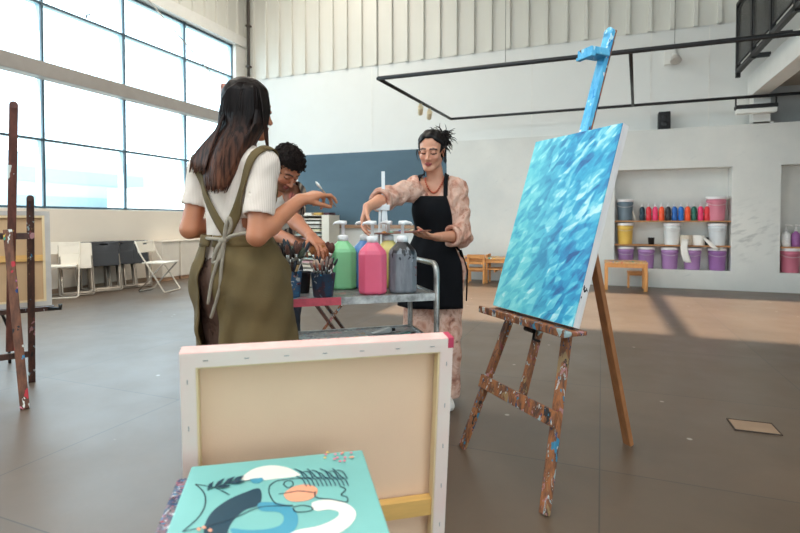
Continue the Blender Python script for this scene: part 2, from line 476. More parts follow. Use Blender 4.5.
# big window in the left wall
M_glass, nt, b = newmat('window_glass')
for n_ in list(nt.nodes): nt.nodes.remove(n_)
out = nt.nodes.new('ShaderNodeOutputMaterial'); tr = nt.nodes.new('ShaderNodeBsdfTransparent'); gl = nt.nodes.new('ShaderNodeBsdfGlossy')
tr.inputs[0].default_value = (0.95, 0.985, 0.985, 1); gl.inputs['Roughness'].default_value = 0.02
fr_ = nt.nodes.new('ShaderNodeLayerWeight'); fr_.inputs[0].default_value = 0.5; fr = nt.nodes.new('ShaderNodeMapRange'); fr.inputs[3].default_value = 0.03; fr.inputs[4].default_value = 0.45; L(nt, fr_.outputs['Facing'], fr.inputs[0]); fr.inputs[1].default_value = 0.4; mx = nt.nodes.new('ShaderNodeMixShader')
L(nt, fr.outputs[0], mx.inputs[0]); L(nt, tr.outputs[0], mx.inputs[1]); L(nt, gl.outputs[0], mx.inputs[2]); L(nt, mx.outputs[0], out.inputs[0])

ym = [9.26 - 1.385 * k for k in range(12)]
zr = [ZS + 0.02, 2.28, 3.26, 4.27, ZT - 0.03]
M_fin = mat('daylit_window_fin', (176, 204, 214), 0.4, var=0.03)  # pale blue puts daylight on the frame sides into the colour
wf = MB()
for y in ym: wf.box((XL - 0.07, y - 0.016, ZS), (XL - 0.03, y + 0.016, ZT), 0).box((XL - 0.20, y - 0.012, ZS), (XL - 0.0705, y + 0.012, ZT), 1)
for z in zr: wf.box((XL - 0.068, ym[-1], z - 0.016), (XL - 0.032, ym[0], z + 0.016), 0).box((XL - 0.17, ym[-1], z - 0.011), (XL - 0.069, ym[0], z + 0.011), 1)
win = wf.build('window_1', [M_winframe, M_fin]); struct(win)
g = MB(); g.box((XL - 0.085, ym[-1], ZS), (XL - 0.08, ym[0], ZT)); g.build('glass', M_glass, win)
# small latch on the upper rail
p = onX(86, 19, XL - 0.02); MB().tube([(p.x, p.y, 4.29), (p.x + 0.02, p.y, 4.34), (p.x + 0.02, p.y + 0.06, 4.37)], 0.012).build('latch', M_winframe, win)
MB().box((XL - 0.2, YR, ZS), (XL, ym[-1], ZT)).build('blind_panel', M_sillwall, wl)

# back wall: white plaster below, metal cladding above
wb = MB().box((XL - 0.2, YW, 0), (XR, YW + 0.2, ZC)).build('wall_back', M_white); struct(wb)
cb = MB(); cladding(cb, XL, 2.35, 4.25, ZC, lambda a, q, z: (a, YW - 0.01 - q, z))
cb.build('upper_cladding', M_clad, wb)
sm_ = MB()
for x in (-4.4, -1.2, 0.75, 1.6): sm_.box((x - 0.006, YW - 0.004, 2.55), (x + 0.006, YW, 4.25))
sm_.build('panel_joint', mat('joint_pale_grey', (228, 226, 220), 0.8), wb)  # thin pale strips along the plaster panel joints

# concrete partition with two recesses, standing proud of the white wall
ZP, XP0 = 2.57, -2.72
N1 = (0.20, 1.88, 0.30, 1.93); N2 = (2.51, 4.1, 0.30, 1.93); DB = 0.24
ND = 0.285
def pier(lo, hi): struct(MB().box(lo, hi).build('wall_partition', M_conc))
xs = [XP0, N1[0], N1[1], N2[0], N2[1], XR]
for k, (a, b_) in enumerate(zip(xs[:-1], xs[1:])):
    if k in (1, 3): pier((a, YC, 0), (b_, YC + ND, 0.30)); pier((a, YC, 1.93), (b_, YC + ND, ZP)); pier((a, YC + ND - 0.012, 0.30), (b_, YC + ND, 1.93))
    else: pier((a, YC, 0), (b_, YC + ND, ZP))
M_dark = mat('grey_upper_wall', (160, 164, 164), 0.7, var=0.05)

# right and rear walls, out of sight, with an opening added in the right one for fill daylight
wr = MB()
wr.box((XR, YR, 0), (XR + 0.2, -5.2, ZC)); wr.box((XR, -1.6, 0), (XR + 0.2, YW, ZC)); wr.box((XR, -5.2, 0), (XR + 0.2, -1.6, 0.4)); wr.box((XR, -5.2, 4.2), (XR + 0.2, -1.6, ZC))
struct(wr.build('wall_right', M_white))
struct(MB().box((XL - 0.2, YR - 0.2, 0), (XR, YR, ZC)).build('wall_rear', M_white))

# baseboard grime strip under the window wall
struct(MB().box((XL, YR, 0), (XL + 0.012, YW, 0.07)).build('baseboard_left', mat('dusty_skirting', (150, 128, 108), 0.8, var=0.2, scale=3)))

# mezzanine edge at the upper right
XM = 2.13
mz = MB()
mz.box((XM, 2.2, 3.02), (XM + 0.22, YW, 3.36))
mzo = mz.build('trim_1', M_steelw); struct(mzo)
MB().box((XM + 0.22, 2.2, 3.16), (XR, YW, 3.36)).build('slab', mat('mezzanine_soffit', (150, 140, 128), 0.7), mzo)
MB().box((XM + 0.02, YC + 0.02, ZP), (XM + 0.24, YC + 0.25, 3.02)).box((XM - 0.02, YC + 0.02, ZP), (XM + 0.28, YC + 0.25, ZP + 0.03)).build('column', M_steelw, mzo)
MB().box((XM + 0.24, YW - 0.06, ZP), (XR, YW - 0.0, 3.16)).build('grey_infill', M_dark, mzo)
rail = thing('balcony_railing', 'black steel railing with mesh panels along the mezzanine edge', 'railing', (XM - 0.19, 2.2, 3.36))
M_mesh, nt, b = newmat('dark_expanded_mesh')
ch = N(nt, 'ShaderNodeTexChecker'); ch.inputs['Scale'].default_value = 90; L(nt, coords(nt), ch.inputs[0])
b.inputs['Base Color'].default_value = lin((40, 38, 36)); b.inputs['Roughness'].default_value = 0.5
L(nt, ramp(nt, ch.outputs['Fac'], [(0.4, (0.45, 0.45, 0.45, 1)), (0.6, (0.85, 0.85, 0.85, 1))]), b.inputs['Alpha'])
Ln = YC + 0.05 - 2.2
rb = MB(); rb.box((-0.03, 0, 0.0), (0.03, Ln, 0.06)); rb.box((-0.03, 0, 1.02), (0.03, Ln, 1.08)); rb.build('rail', M_black, rail)
k = 0; y = Ln
while y > 0:
    pm = MB(); pm.box((-0.03, y - 0.06, -0.02 if k else -0.06), (0.03, y, 1.08)); pm.build('post', M_black, rail)
    if k: MB().box((-0.03, y - 0.055, -0.01), (0.20, y - 0.005, 0.05)).build('bracket', M_black, rail)
    if y - 0.9 > 0:
        MB().box((-0.018, y - 0.80, 0.14), (-0.006, y - 0.12, 0.96)).build('mesh_panel', M_mesh, rail)
        fm = MB()
        for z in (0.12, 0.95): fm.box((-0.022, y - 0.82, z), (0.0, y - 0.10, z + 0.025))
        for yy in (y - 0.82, y - 0.125): fm.box((-0.022, yy, 0.12), (0.0, yy + 0.025, 0.97))
        fm.build('panel_frame', M_black, rail)
    y -= 0.86; k += 1

# floor hatch in front of the blue easel
hp = [onZ(px, py, 0.0) for px, py in ((727, 418), (772, 423), (782, 437), (735, 432))]
c = sum(hp, Vector()) / 4
ht = thing('floor_hatch', 'tan square hatch cover set in the grey tiled floor', 'hatch', (c.x, c.y, 0))
e1 = (hp[1] - hp[0]); a = math.atan2(e1.y, e1.x); ht.rotation_euler = (0, 0, a)
w2, h2 = 0.10, 0.075
MB().box((-w2, -h2, 0.0), (w2, h2, 0.004)).build('cover', mat('tan_hatch_cover', (150, 122, 98), 0.6), ht)
f = MB()
for lo, hi in (((-w2 - 0.006, -h2 - 0.006, 0), (w2 + 0.006, -h2, 0.006)), ((-w2 - 0.006, h2, 0), (w2 + 0.006, h2 + 0.008, 0.006)), ((-w2 - 0.006, -h2, 0), (-w2, h2, 0.006)), ((w2, -h2, 0), (w2 + 0.006, h2, 0.006))): f.box(lo, hi)
f.build('frame', mat('hatch_seam', (62, 50, 42), 0.7), ht)

# outside, beyond the window
def outside_building(x, y0, y1, h, rgb, label, bands):
    o = MB().box((x - 6, y0, -0.3), (x, y1, h)).build('building', mat('far_' + str(len(MATS)), rgb, 0.8, var=0.03, scale=0.2)); tag(o, label, 'building')
    for z0, z1 in bands: MB().box((x - 0.02, y0 + 0.6, z0), (x + 0.04, y1 - 0.6, z1)).build('window_band', mat('pale_blue_glazing', (150, 170, 176), 0.3, var=0.05), o)
    return o
outside_building(-30, 17.5, 27.5, 4.9, (176, 186, 190), 'pale low building with window bands seen through the middle panes', ((1.9, 2.5), (3.3, 4.1)))
outside_building(-30, 11.0, 16.6, 4.2, (186, 194, 196), 'pale building with a grey doorway seen through the leftmost panes', ((0.6, 2.2),))
outside_building(-22, 22.5, 27.0, 3.0, (170, 178, 182), 'pale grey shed seen through the window panes beside the woman in olive apron', ((0.8, 1.6),))
struct(MB().box((-60, -20, -0.5), (XL - 0.25, 50, -0.3)).build('ground', mat('forecourt_concrete', (150, 148, 142), 0.8, var=0.05, scale=0.5)))

# chalkboard on the white wall and the wooden ledge below it
bd = MB().box((-6.15, YW - 0.035, 1.0), (-2.74, YW - 0.004, 2.5)).build('pin_board', mat('slate_blue_board', (78, 102, 116), 0.7, var=0.08, scale=1.2, stretch=(1, 1, 2)))
tag(bd, 'large slate blue wall board between the curly-haired man and the standing woman', 'board')
MB().box((-6.15, YW - 0.06, 0.93), (-2.74, YW - 0.004, 1.0)).build('ledge', mat('warm_wood_ledge', (170, 132, 104), 0.6, var=0.15), bd)

# lighting track hung over the room
TZ = 2.97
def rz_at(px, py): return onZ(px, py, TZ)
A, B_, Cc, D_ = rz_at(378, 78.5), rz_at(448, 117), rz_at(633, 105), rz_at(630, 55)
ya = A.y; yb = 9.2
trk = thing('track_frame', 'black rectangular lighting track hung below the cladding', 'lighting track', (A.x, ya, TZ))
xr_ = 4.2 - A.x; xb = B_.x - A.x; yb_ = yb - ya
MB().tube([(0, 0, 0), (xr_, 0.06, 0)], 0.028, 6).build('near_tube', M_black, trk)
MB().tube([(xb, yb_, 0), (xr_, yb_ + 0.02, 0)], 0.024, 6).build('far_tube', M_black, trk)
MB().tube([(0, 0, 0), (xb, yb_, 0)], 0.028, 6).build('end_tube', M_black, trk)
xc1 = D_.x - A.x
MB().tube([(xc1, 0.06 * xc1 / xr_, 0), (Cc.x - A.x, yb_ + 0.02 * (Cc.x - A.x) / xr_, 0)], 0.024, 6).build('cross_tube', M_black, trk)
for t in (0.0, 0.24, 0.5, 0.75):
    MB().tube([(xr_ * t, 0.06 * t, 0), (xr_ * t, 0.06 * t, ZC - TZ)], 0.003, 5).build('hanger_wire', mat('thin_wire', (120, 118, 112), 0.4, 0.8), trk)
def spot(loc, label, rz, k):
    s = thing('spotlight', label, 'spotlight', loc, rz, 'cream spotlights on the lighting track')
    mw = mat('cream_lamp_shell', (232, 214, 176), 0.4, var=0.03)
    MB().box((-0.025, -0.012, -0.09), (0.025, 0.012, -0.028)).build('adapter', mw, s)
    mb = MB(); R = Matrix.Translation((0, 0, -0.13)) @ Matrix.Rotation(math.radians(60), 4, 'X')
    mb.lathe([(0.028, -0.09), (0.04, -0.08), (0.045, 0.06), (0.042, 0.075), (0.034, 0.07)], 16, M=R); mb.build('lamp_head', mw, s)
    return s
for i, (t, lab) in enumerate(((0.50, 'cream spotlight on the black track, first of the close pair'), (0.63, 'cream spotlight on the black track, second of the pair nearer the wall'))):
    spot((A.x + xb * t, ya + yb_ * t, TZ), lab, 0.4, i)
# bracket lamp high on the white wall and the black loudspeaker below it
p = onY(672, 60, YW)
fl_ = thing('flood_lamp', 'white bracket flood lamp high on the white wall above the loudspeaker', 'lamp', (p.x, YW, p.z))
MB().box((-0.12, -0.06, -0.08), (0.05, 0.0, 0.20), bev=0.005).build('wall_plate', M_steelw, fl_)
MB().tube([(0, -0.02, 0.05), (0, -0.16, 0.05), (0.0, -0.2, 0.0)], 0.018).build('arm', M_steelw, fl_)
MB().lathe([(0.03, 0.05), (0.06, 0.04), (0.085, -0.04), (0.08, -0.05)], 18, M=Matrix.Translation((0.03, -0.22, -0.05)) @ Matrix.Rotation(-0.5, 4, 'X')).build('lamp_head', mat('lamp_grey', (196, 190, 182), 0.4), fl_)
p = onY(664, 128, YC + 0.15)
sp_ = thing('loudspeaker', 'small black loudspeaker standing on top of the concrete partition', 'speaker', (p.x, YC + 0.16, ZP))
MB().box((-0.09, -0.08, 0.0), (0.09, 0.08, 0.30), bev=0.015).build('cabinet', M_black, sp_)
MB().box((-0.08, -0.09, 0.02), (0.08, -0.078, 0.28), bev=0.004).build('grille', mat('speaker_grille', (38, 38, 40), 0.8), sp_)
for z, r in ((0.09, 0.055), (0.21, 0.03)): MB().lathe([(r, 0), (r * 0.95, 0.006), (r * 0.3, 0.002)], 20, M=Matrix.Translation((0, -0.09, z)) @ Matrix.Rotation(PI / 2, 4, 'X')).build('driver', M_black, sp_)
# tube lamp under the far track
p0, p1 = onY(735, 106, yb), onY(777, 100, yb)
tl = thing('tube_lamp', 'long black tube lamp hung from the track under the mezzanine', 'lamp', (p0.x, yb, TZ - 0.26))
Lx = p1.x - p0.x
MB().box((0, -0.08, 0.07), (Lx, 0.07, 0.13), bev=0.01).build('housing', M_black, tl)
MB().box((0.01, -0.07, 0.0), (Lx - 0.01, 0.06, 0.07), bev=0.01).build('diffuser', mat('tube_diffuser', (236, 236, 230), 0.4, var=0.01), tl)
for x in (0.0, Lx - 0.02): MB().box((x, -0.012, 0.12), (x + 0.02, 0.012, 0.235)).build('hanger', M_black, tl)
# downpipe and bracing cable in the corner of the window wall
dp = MB(); x, y = XL + 0.24, YW - 0.14
dp.tube([(x, y, 4.3), (x, y, ZC)], 0.035, 10)
for z in (4.5, 5.4, 6.3): dp.box((x - 0.045, y - 0.045, z), (x + 0.045, y + 0.06, z + 0.04))
tag(dp.build('downpipe', mat('dark_pipe', (70, 62, 56), 0.5)), 'dark downpipe in the corner beside the beige cladding', 'pipe')
p0 = onX(150, 2, XL + 0.2); p1 = onX(222, 86, XL + 0.2)
d = p1 - p0
MB().tube([p0 - d * 0.25, p1 + d * 0.45], 0.012, 6).build('brace_cable', mat('steel_cable', (176, 172, 164), 0.35, 0.7), wl)

# radiator covers under the window
M_cov = mat('cream_cover', (250, 238, 222), 0.6, var=0.04)
def cover(py0, py1, lab):
    a, b_ = onX(py0, 276, XL + 0.3).y, onX(py1, 276, XL + 0.3).y
    o = thing('radiator_cover', lab, 'cover', (XL + 0.02, a, 0), 0, 'cream covers under the window')
    MB().box((0, 0.01, 0.06), (0.26, b_ - a - 0.01, 0.70), bev=0.008).build('body', M_cov, o)
    MB().box((0, 0.0, 0.70), (0.28, b_ - a, 0.725), bev=0.004).build('top', M_cov, o)
    MB().box((0, 0.02, 0.0), (0.25, b_ - a - 0.02, 0.06)).build('plinth', mat('worn_wood_plinth', (176, 138, 108), 0.8, var=0.25, scale=9), o)
cover(163, 181, 'cream radiator cover below the window, behind the open white chair')
cover(181.6, 213, 'cream radiator cover below the window, beside the woman in olive apron')

# ------------------------------------------------------------------ camera, light
cam = bpy.data.cameras.new('camera'); co = bpy.data.objects.new('camera', cam); COL.objects.link(co)
co.location = (0, 0, HCAM); co.rotation_euler = (PI / 2 - PITCH, 0, TH)
cam.sensor_width = 36; cam.lens = FPX / 800 * 36; cam.shift_y = -(266.5 - PPY) / 800.0; cam.clip_start = 0.05
cam.dof.use_dof = True; cam.dof.focus_distance = 2.4; cam.dof.aperture_fstop = 4.5
SC.camera = co
wd = bpy.data.worlds.new('daylight'); SC.world = wd; wd.use_nodes = True
bg = wd.node_tree.nodes['Background']; bg.inputs['Color'].default_value = (0.70, 0.87, 1.0, 1); bg.inputs['Strength'].default_value = 5.6
def sunlamp():
    l = bpy.data.lights.new('sun', 'SUN'); l.energy = 17.5; l.angle = math.radians(0.7); l.color = (1.0, 0.94, 0.88)
    o = bpy.data.objects.new('sun', l); COL.objects.link(o)
    az, el = math.radians(9.0), math.radians(36)
    d = Vector((math.sin(az) * math.cos(el), math.cos(az) * math.cos(el), -math.sin(el)))
    o.rotation_euler = d.to_track_quat('-Z', 'Y').to_euler(); o.location = (0, -12, 9)
sunlamp()
def portal(loc, rot, sx, sy):
    l = bpy.data.lights.new('portal', 'AREA'); l.shape = 'RECTANGLE'; l.size = sx; l.size_y = sy; l.cycles.is_portal = True
    o = bpy.data.objects.new('portal', l); COL.objects.link(o); o.location = loc; o.rotation_euler = rot
portal((XL - 0.25, (ym[0] + ym[-1]) / 2, (ZS + ZT) / 2), (0, -PI / 2, 0), ZT - ZS, ym[0] - ym[-1])
portal((XR + 0.25, -3.4, 2.3), (0, PI / 2, 0), 3.8, 3.6)
portal(((SKY[0] + SKY[1]) / 2, (SKY[2] + SKY[3]) / 2, ZC + 0.12), (0, 0, 0), SKY[1] - SKY[0], SKY[3] - SKY[2])
def lamp(x, y, p, s=1.6, c=(1.0, 0.91, 0.80)):  # unseen area light added below the ceiling as warm fill
    l = bpy.data.lights.new('ceiling_fill', 'AREA'); l.shape = 'SQUARE'; l.size = s; l.energy = p; l.color = c
    o = bpy.data.objects.new('ceiling_fill', l); COL.objects.link(o); o.location = (x, y, ZC - 0.12)
for x, y, p in ((-5.0, 7.4, 110), (-5.0, 3.8, 130), (-4.5, -1.0, 90), (-1.2, 0.2, 70), (1.2, -0.6, 70)): lamp(x, y, p)
SC.view_settings.view_transform = 'Standard'; SC.view_settings.look = 'None'; SC.view_settings.gamma = 1.0; SC.view_settings.exposure = -0.08
SC.view_settings.use_curve_mapping = False
# ------------------------------------------------------------------ easels
PAL2 = [(150, 170, 170), (50, 120, 150), (130, 60, 56), (150, 120, 80), (40, 60, 90), (170, 120, 120), (40, 34, 32), (190, 190, 184)]
M_pwood = splat('paint_flecked_wood', (164, 100, 54), (74, 50, 40), 0.26, 52, pal=PAL2)
M_pwood_d = splat('darker_paint_flecked_wood', (92, 56, 42), (62, 40, 32), 0.12, 46, pal=PAL2)
M_wood = mat('varnished_pine', (160, 104, 62), 0.5, var=0.2, scale=5, stretch=(10, 10, 1.2))
M_mast = splat('blue_smeared_wood', (104, 190, 226), (58, 158, 208), 0.16, 30, pal=[(40, 120, 190), (190, 225, 235), (120, 70, 46), (160, 210, 230), (30, 140, 200), (90, 60, 45), (235, 235, 230), (30, 90, 160)])
M_iron = mat('dark_iron', (48, 44, 42), 0.45, 0.8)
M_canvas_edge = mat('primed_canvas_edge', (226, 216, 210), 0.8, var=0.06, scale=14)
M_stretch = mat('pale_pine_stretcher', (232, 206, 160), 0.6, var=0.08, scale=5, stretch=(8, 8, 1))

def blue_paint():
    m, nt, b = newmat('blue_impasto_paint')
    def strokes(sc, ang, vs):
        v = coords(nt, sc, (0, math.radians(ang), 0))
        nz = noise(nt, coords(nt), 14, 4, out='Color')
        mp = N(nt, 'ShaderNodeMix', data_type='VECTOR'); mp.inputs[0].default_value = 0.22; L(nt, v, mp.inputs[4]); L(nt, nz, mp.inputs[5])
        vo = N(nt, 'ShaderNodeTexVoronoi', feature='SMOOTH_F1'); vo.inputs['Scale'].default_value = vs; vo.inputs['Smoothness'].default_value = 0.25; L(nt, mp.outputs[1], vo.inputs['Vector'])
        sp = N(nt, 'ShaderNodeSeparateColor'); L(nt, vo.outputs['Color'], sp.inputs[0]); return sp.outputs[0]
    s1 = strokes((8, 1, 20), 55, 2.0); s2 = strokes((13, 1, 30), 38, 2.0)
    fine = noise(nt, coords(nt, (6, 1, 60), (0, math.radians(50), 0)), 3.0, 4)
    class _S: pass
    sp = _S(); sp.outputs = [s1]
    big = noise(nt, coords(nt), 5.5, 4, 0.6)
    def madd(a, k, c):
        n = N(nt, 'ShaderNodeMath', operation='MULTIPLY_ADD'); L(nt, a, n.inputs[0]); n.inputs[1].default_value = k
        if hasattr(c, 'is_linked'): L(nt, c, n.inputs[2])
        else: n.inputs[2].default_value = c
        return n.outputs[0]
    ad = _S(); ad.outputs = [madd(big, 0.62, madd(s1, 0.36, madd(s2, 0.24, madd(fine, 0.22, -0.27))))]
    blues = ramp(nt, ad.outputs[0], [(0.20, lin((18, 84, 138))), (0.34, lin((24, 128, 176))), (0.48, lin((44, 162, 196))), (0.60, lin((110, 198, 212))), (0.74, lin((192, 228, 232)))])
    aqua = ramp(nt, ad.outputs[0], [(0.22, lin((60, 160, 190))), (0.42, lin((96, 196, 205))), (0.6, lin((130, 212, 214))), (0.76, lin((190, 230, 232)))])
    tc = N(nt, 'ShaderNodeSeparateXYZ'); L(nt, coords(nt), tc.inputs[0])
    # aqua field grows towards the lower left corner
    g = N(nt, 'ShaderNodeMath', operation='MULTIPLY_ADD'); L(nt, tc.outputs[2], g.inputs[0]); g.inputs[1].default_value = 0.22; 
    L(nt, tc.outputs[0], g.inputs[2])
    wob = N(nt, 'ShaderNodeMath', operation='MULTIPLY_ADD'); L(nt, noise(nt, coords(nt), 5, 3), wob.inputs[0]); wob.inputs[1].default_value = 0.25; L(nt, g.outputs[0], wob.inputs[2])
    fac = ramp(nt, wob.outputs[0], [(0.04, (1, 1, 1, 1)), (0.30, (0, 0, 0, 1))])
    L(nt, mixc(nt, fac, blues, aqua), b.inputs['Base Color']); b.inputs['Roughness'].default_value = 0.45
    bump(nt, b, sp.outputs[0], 0.35, 0.003)
    return m
M_blue = blue_paint()

def tapered(mb, a, b, w0, w1, d0, nvec, mi=0):
    a = Vector(a); b = Vector(b); d = (b - a).normalized(); n = Vector(nvec); r = d.cross(n).normalized(); n = r.cross(d).normalized()
    secs = []
    for p, w in ((a, w0), (b, w1)):
        secs.append([p + r * w / 2 + n * d0 / 2, p - r * w / 2 + n * d0 / 2, p - r * w / 2 - n * d0 / 2, p + r * w / 2 - n * d0 / 2])
    mb.loft([[tuple(q) for q in s] for s in secs], mi); return mb

T17 = math.tan(math.radians(17.2))
def studio_easel(name, label, M_, front, back_dir, rear_off, mats, spread=0.61, mast_top=2.0, tray_z=0.68, apex_z=1.45, holder_z=1.86, rear_foot_z=0.0, tray_w=0.30):
    # local frame: x along the tray, y backwards, z up
    rz = math.atan2(back_dir[1], back_dir[0]) - PI / 2
    t = thing(name, label, 'easel', rm((front[0], front[1], 0)), rz + TH)
    S = lambda s, z, off=0.0: Vector((s, z * T17 + off, z))
    mw, mr, mm = mats
    h = spread / 2
    tapn = (0, math.cos(math.radians(17.2)), -math.sin(math.radians(17.2)))
    for sx in (-1, 1):
        mb = MB(); mb.bar(S(sx * h, 0.0), S(sx * 0.055, apex_z), 0.042, 0.024, tapn, 0, 0.004); mb.build('leg', mw, t)
    zc = 0.33; hx = h - (h - 0.055) * zc / apex_z
    mb = MB(); mb.bar(S(-hx - 0.02, zc, -0.022), S(hx + 0.02, zc, -0.022), 0.018, 0.062, (0, T17, 1), 0, 0.004); mb.build('crossbar', mw, t)
    mb = MB(); mb.bar(S(0, zc - 0.05, 0.02), S(0, tray_z + 0.35, 0.02), 0.04, 0.022, tapn, 0, 0.004); mb.build('centre_post', mw, t)
    mb = MB(); mb.bar(S(0, tray_z + 0.1, -0.005), S(0, mast_top - 0.03, -0.005), 0.050, 0.024, tapn, 0, 0.003)
    mb.lathe([(0.025, -0.012), (0.025, 0.012)], 16, 0, Matrix.Translation(S(0, mast_top - 0.03, -0.005)) @ Matrix.Rotation(PI / 2 - math.radians(17.2), 4, 'X'))
    mast = mb.build('mast', [mm], t)
    mb = MB(); mb.bar(S(0, 1.0, 0.010), S(0, mast_top - 0.02, 0.010), 0.050, 0.010, tapn, 0, 0.002); mb.build('mast_back', mw, t)
    mb = MB(); mb.box((-tray_w, tray_z * T17 - 0.115, tray_z - 0.028), (tray_w, tray_z * T17 - 0.005, tray_z - 0.010), 0, None, 0.005)
    mb.box((-tray_w, tray_z * T17 - 0.125, tray_z - 0.028), (tray_w, tray_z * T17 - 0.110, tray_z + 0.004), 0, None, 0.004); mb.build('tray', mw, t)
    mb = MB(); q = S(0, tray_z - 0.06, -0.03)
    mb.tube([q + Vector((-0.03, 0, 0)), q + Vector((0.03, 0, 0))], 0.012, 8); mb.tube([q + Vector((0.03, 0, 0)), q + Vector((0.05, -0.02, -0.03)), q + Vector((0.09, -0.02, -0.03))], 0.006, 6); mb.build('clamp_screw', M_iron, t)
    q = S(0, holder_z, -0.05)
    mb = MB(); mb.box((-0.045, q.y - 0.07, q.z - 0.012), (0.045, q.y + 0.04, q.z + 0.022), 0, None, 0.004); mb.box((-0.05, q.y - 0.075, q.z - 0.025), (0.05, q.y - 0.05, q.z - 0.010), 0, None, 0.003); mb.build('top_holder', mm, t)
    mb = MB(); mb.bar(Vector((rear_off[0], rear_off[1], rear_foot_z)), S(0, apex_z - 0.2, 0.05), 0.046, 0.026, (0, 1, 0.4), 0, 0.004); mb.build('rear_leg', mr, t)
    mb = MB(); mb.bar(S(-0.10, apex_z - 0.1, 0.022), S(0.10, apex_z - 0.1, 0.022), 0.02, 0.06, (0, T17, 1), 0, 0.004); mb.build('head_block', mw, t)
    return t, rz

fE = (0.42, 2.17); nE = (0.92, 0.39)
ez, rzE = studio_easel('studio_easel', 'tall paint-spattered wooden easel holding the large blue painting', None, fE, nE, (-0.02, 0.77), (M_pwood, M_wood, M_mast))
def stretched_canvas(name, label, loc, rot, w, h, d, front_mat, group=None, bar=0.045, brace=True, edge=M_canvas_edge, back=None, brace_z=None):
    # local: x across, z up from the bottom edge, painted face towards -y
    t = thing(name, label, 'canvas', loc, 0, group); t.rotation_euler = rot
    mb = MB(); n = 2
    mb.box((-w / 2, 0.0, 0), (w / 2, 0.004, h)); mb.build('painted_face', front_mat, t)
    mb = MB()
    for lo, hi in (((-w / 2, 0.004, 0), (-w / 2 + 0.004, d, h)), ((w / 2 - 0.004, 0.004, 0), (w / 2, d, h)), ((-w / 2 + 0.004, 0.004, 0), (w / 2 - 0.004, d - 0.001, 0.004)), ((-w / 2 + 0.004, 0.004, h - 0.004), (w / 2 - 0.004, d - 0.001, h))): mb.box(lo, hi)
    # canvas folded over the back of the bars
    o_ = 0.03
    for lo, hi in (((-w / 2, d - 0.001, 0), (-w / 2 + o_, d + 0.0015, h)), ((w / 2 - o_, d - 0.001, 0), (w / 2, d + 0.0015, h)), ((-w / 2 + o_, d - 0.001, 0), (w / 2 - o_, d + 0.0015, o_)), ((-w / 2 + o_, d - 0.001, h - o_), (w / 2 - o_, d + 0.0015, h))): mb.box(lo, hi)
    mb.build('canvas_edge', edge, t)
    mb = MB()
    for lo, hi in (((-w / 2 + 0.004, 0.01, 0.004), (-w / 2 + bar, d - 0.001, h - 0.004)), ((w / 2 - bar, 0.01, 0.004), (w / 2 - 0.004, d - 0.001, h - 0.004)), ((-w / 2 + bar, 0.01, 0.004), (w / 2 - bar, d - 0.001, bar)), ((-w / 2 + bar, 0.01, h - bar), (w / 2 - bar, d - 0.001, h - 0.004))): mb.box(lo, hi)
    mb.build('stretcher_bar', M_stretch, t)
    if brace:
        z = brace_z or h / 2
        MB().box((-w / 2 + bar, 0.012, z - 0.02), (w / 2 - bar, d - 0.006, z + 0.022)).build('cross_brace', mat('golden_pine_brace', (226, 176, 100), 0.55, var=0.1, stretch=(1.2, 8, 8)), t)
    if back: MB().box((-w / 2 + 0.03, 0.0042, 0.03), (w / 2 - 0.03, 0.0065, h - 0.03)).build('raw_canvas_back', back, t)
    return t
M_raw = mat('raw_canvas', (238, 200, 166), 0.85, var=0.03, scale=3, bmp=0.1, bscale=300)
def on_easel(e, rz, s, z, off):
    M = Matrix.Translation(e.location) @ Matrix.Rotation(e.rotation_euler.z, 4, 'Z')
    return M @ Vector((s, z * T17 + off, z))
cb_ = stretched_canvas('blue_painting', 'large canvas of blue and aqua brush strokes on the tall easel', on_easel(ez, rzE, -0.003, 0.685, -0.058), (math.radians(-17.2), 0, ez.rotation_euler.z), 0.552, 0.845, 0.036, M_blue, back=M_raw,
    edge=splat('paint_smudged_edge', (226, 220, 214), (214, 206, 204), 0.05, 16, pal=[(120, 190, 215), (40, 40, 45), (205, 170, 200), (150, 205, 225), (220, 220, 220), (200, 160, 190), (60, 60, 70), (90, 150, 190)]))

# easel at the left edge, seen from behind
FL_ = np.array([-2.5, 3.455]); bL = nrm(np.array([0.6, -0.8])); eL = np.array([0.8, 0.6])
e2 = thing('studio_easel', 'dark wooden easel at the left edge, seen from behind', 'easel', rm((FL_[0], FL_[1], 0)), math.atan2(eL[1], eL[0]) + TH)
TL_ = 0.27
# local x along eL, local -y along bL (towards the viewer)
Q = lambda s, z, off=0.0: Vector((s, -(z * TL_ + off), z))
tn = (0, 1, TL_)
for s_, top in ((0.0, 1.235), (-0.24, 1.235)):
    mb = MB(); mb.bar(Q(s_, 0.0), Q(s_, top), 0.040, 0.028, tn, 0, 0.005)
    mb.lathe([(0.020, -0.014), (0.020, 0.014)], 14, 0, Matrix.Translation(Q(s_, top)) @ Matrix.Rotation(PI / 2, 4, 'X')); mb.build('post', M_pwood_d, e2)
mb = MB(); mb.bar(Q(-0.115, 0.25, 0.03), Q(-0.075, 1.77, 0.03), 0.044, 0.026, tn, 0, 0.004)
mb.lathe([(0.022, -0.013), (0.022, 0.013)], 14, 0, Matrix.Translation(Q(-0.075, 1.77, 0.03)) @ Matrix.Rotation(PI / 2, 4, 'X')); mb.build('mast', [splat('reddish_mast_wood', (124, 72, 58), (92, 54, 44), 0.05, 20)], e2)
for z, o_ in ((1.0, 0.028), (0.205, 0.0)):
    MB().bar(Q(-0.30, z, o_), Q(0.02, z, o_), 0.02, 0.04, (0, 0, 1), 0, 0.003).build('crossbar', M_pwood_d, e2)
mb = MB(); mb.bar(Q(-0.45, 0.50, -0.09), Q(0.13, 0.50, -0.09), 0.07, 0.03, (0, 0, 1), 0, 0.004); mb.build('tray', M_pwood_d, e2)
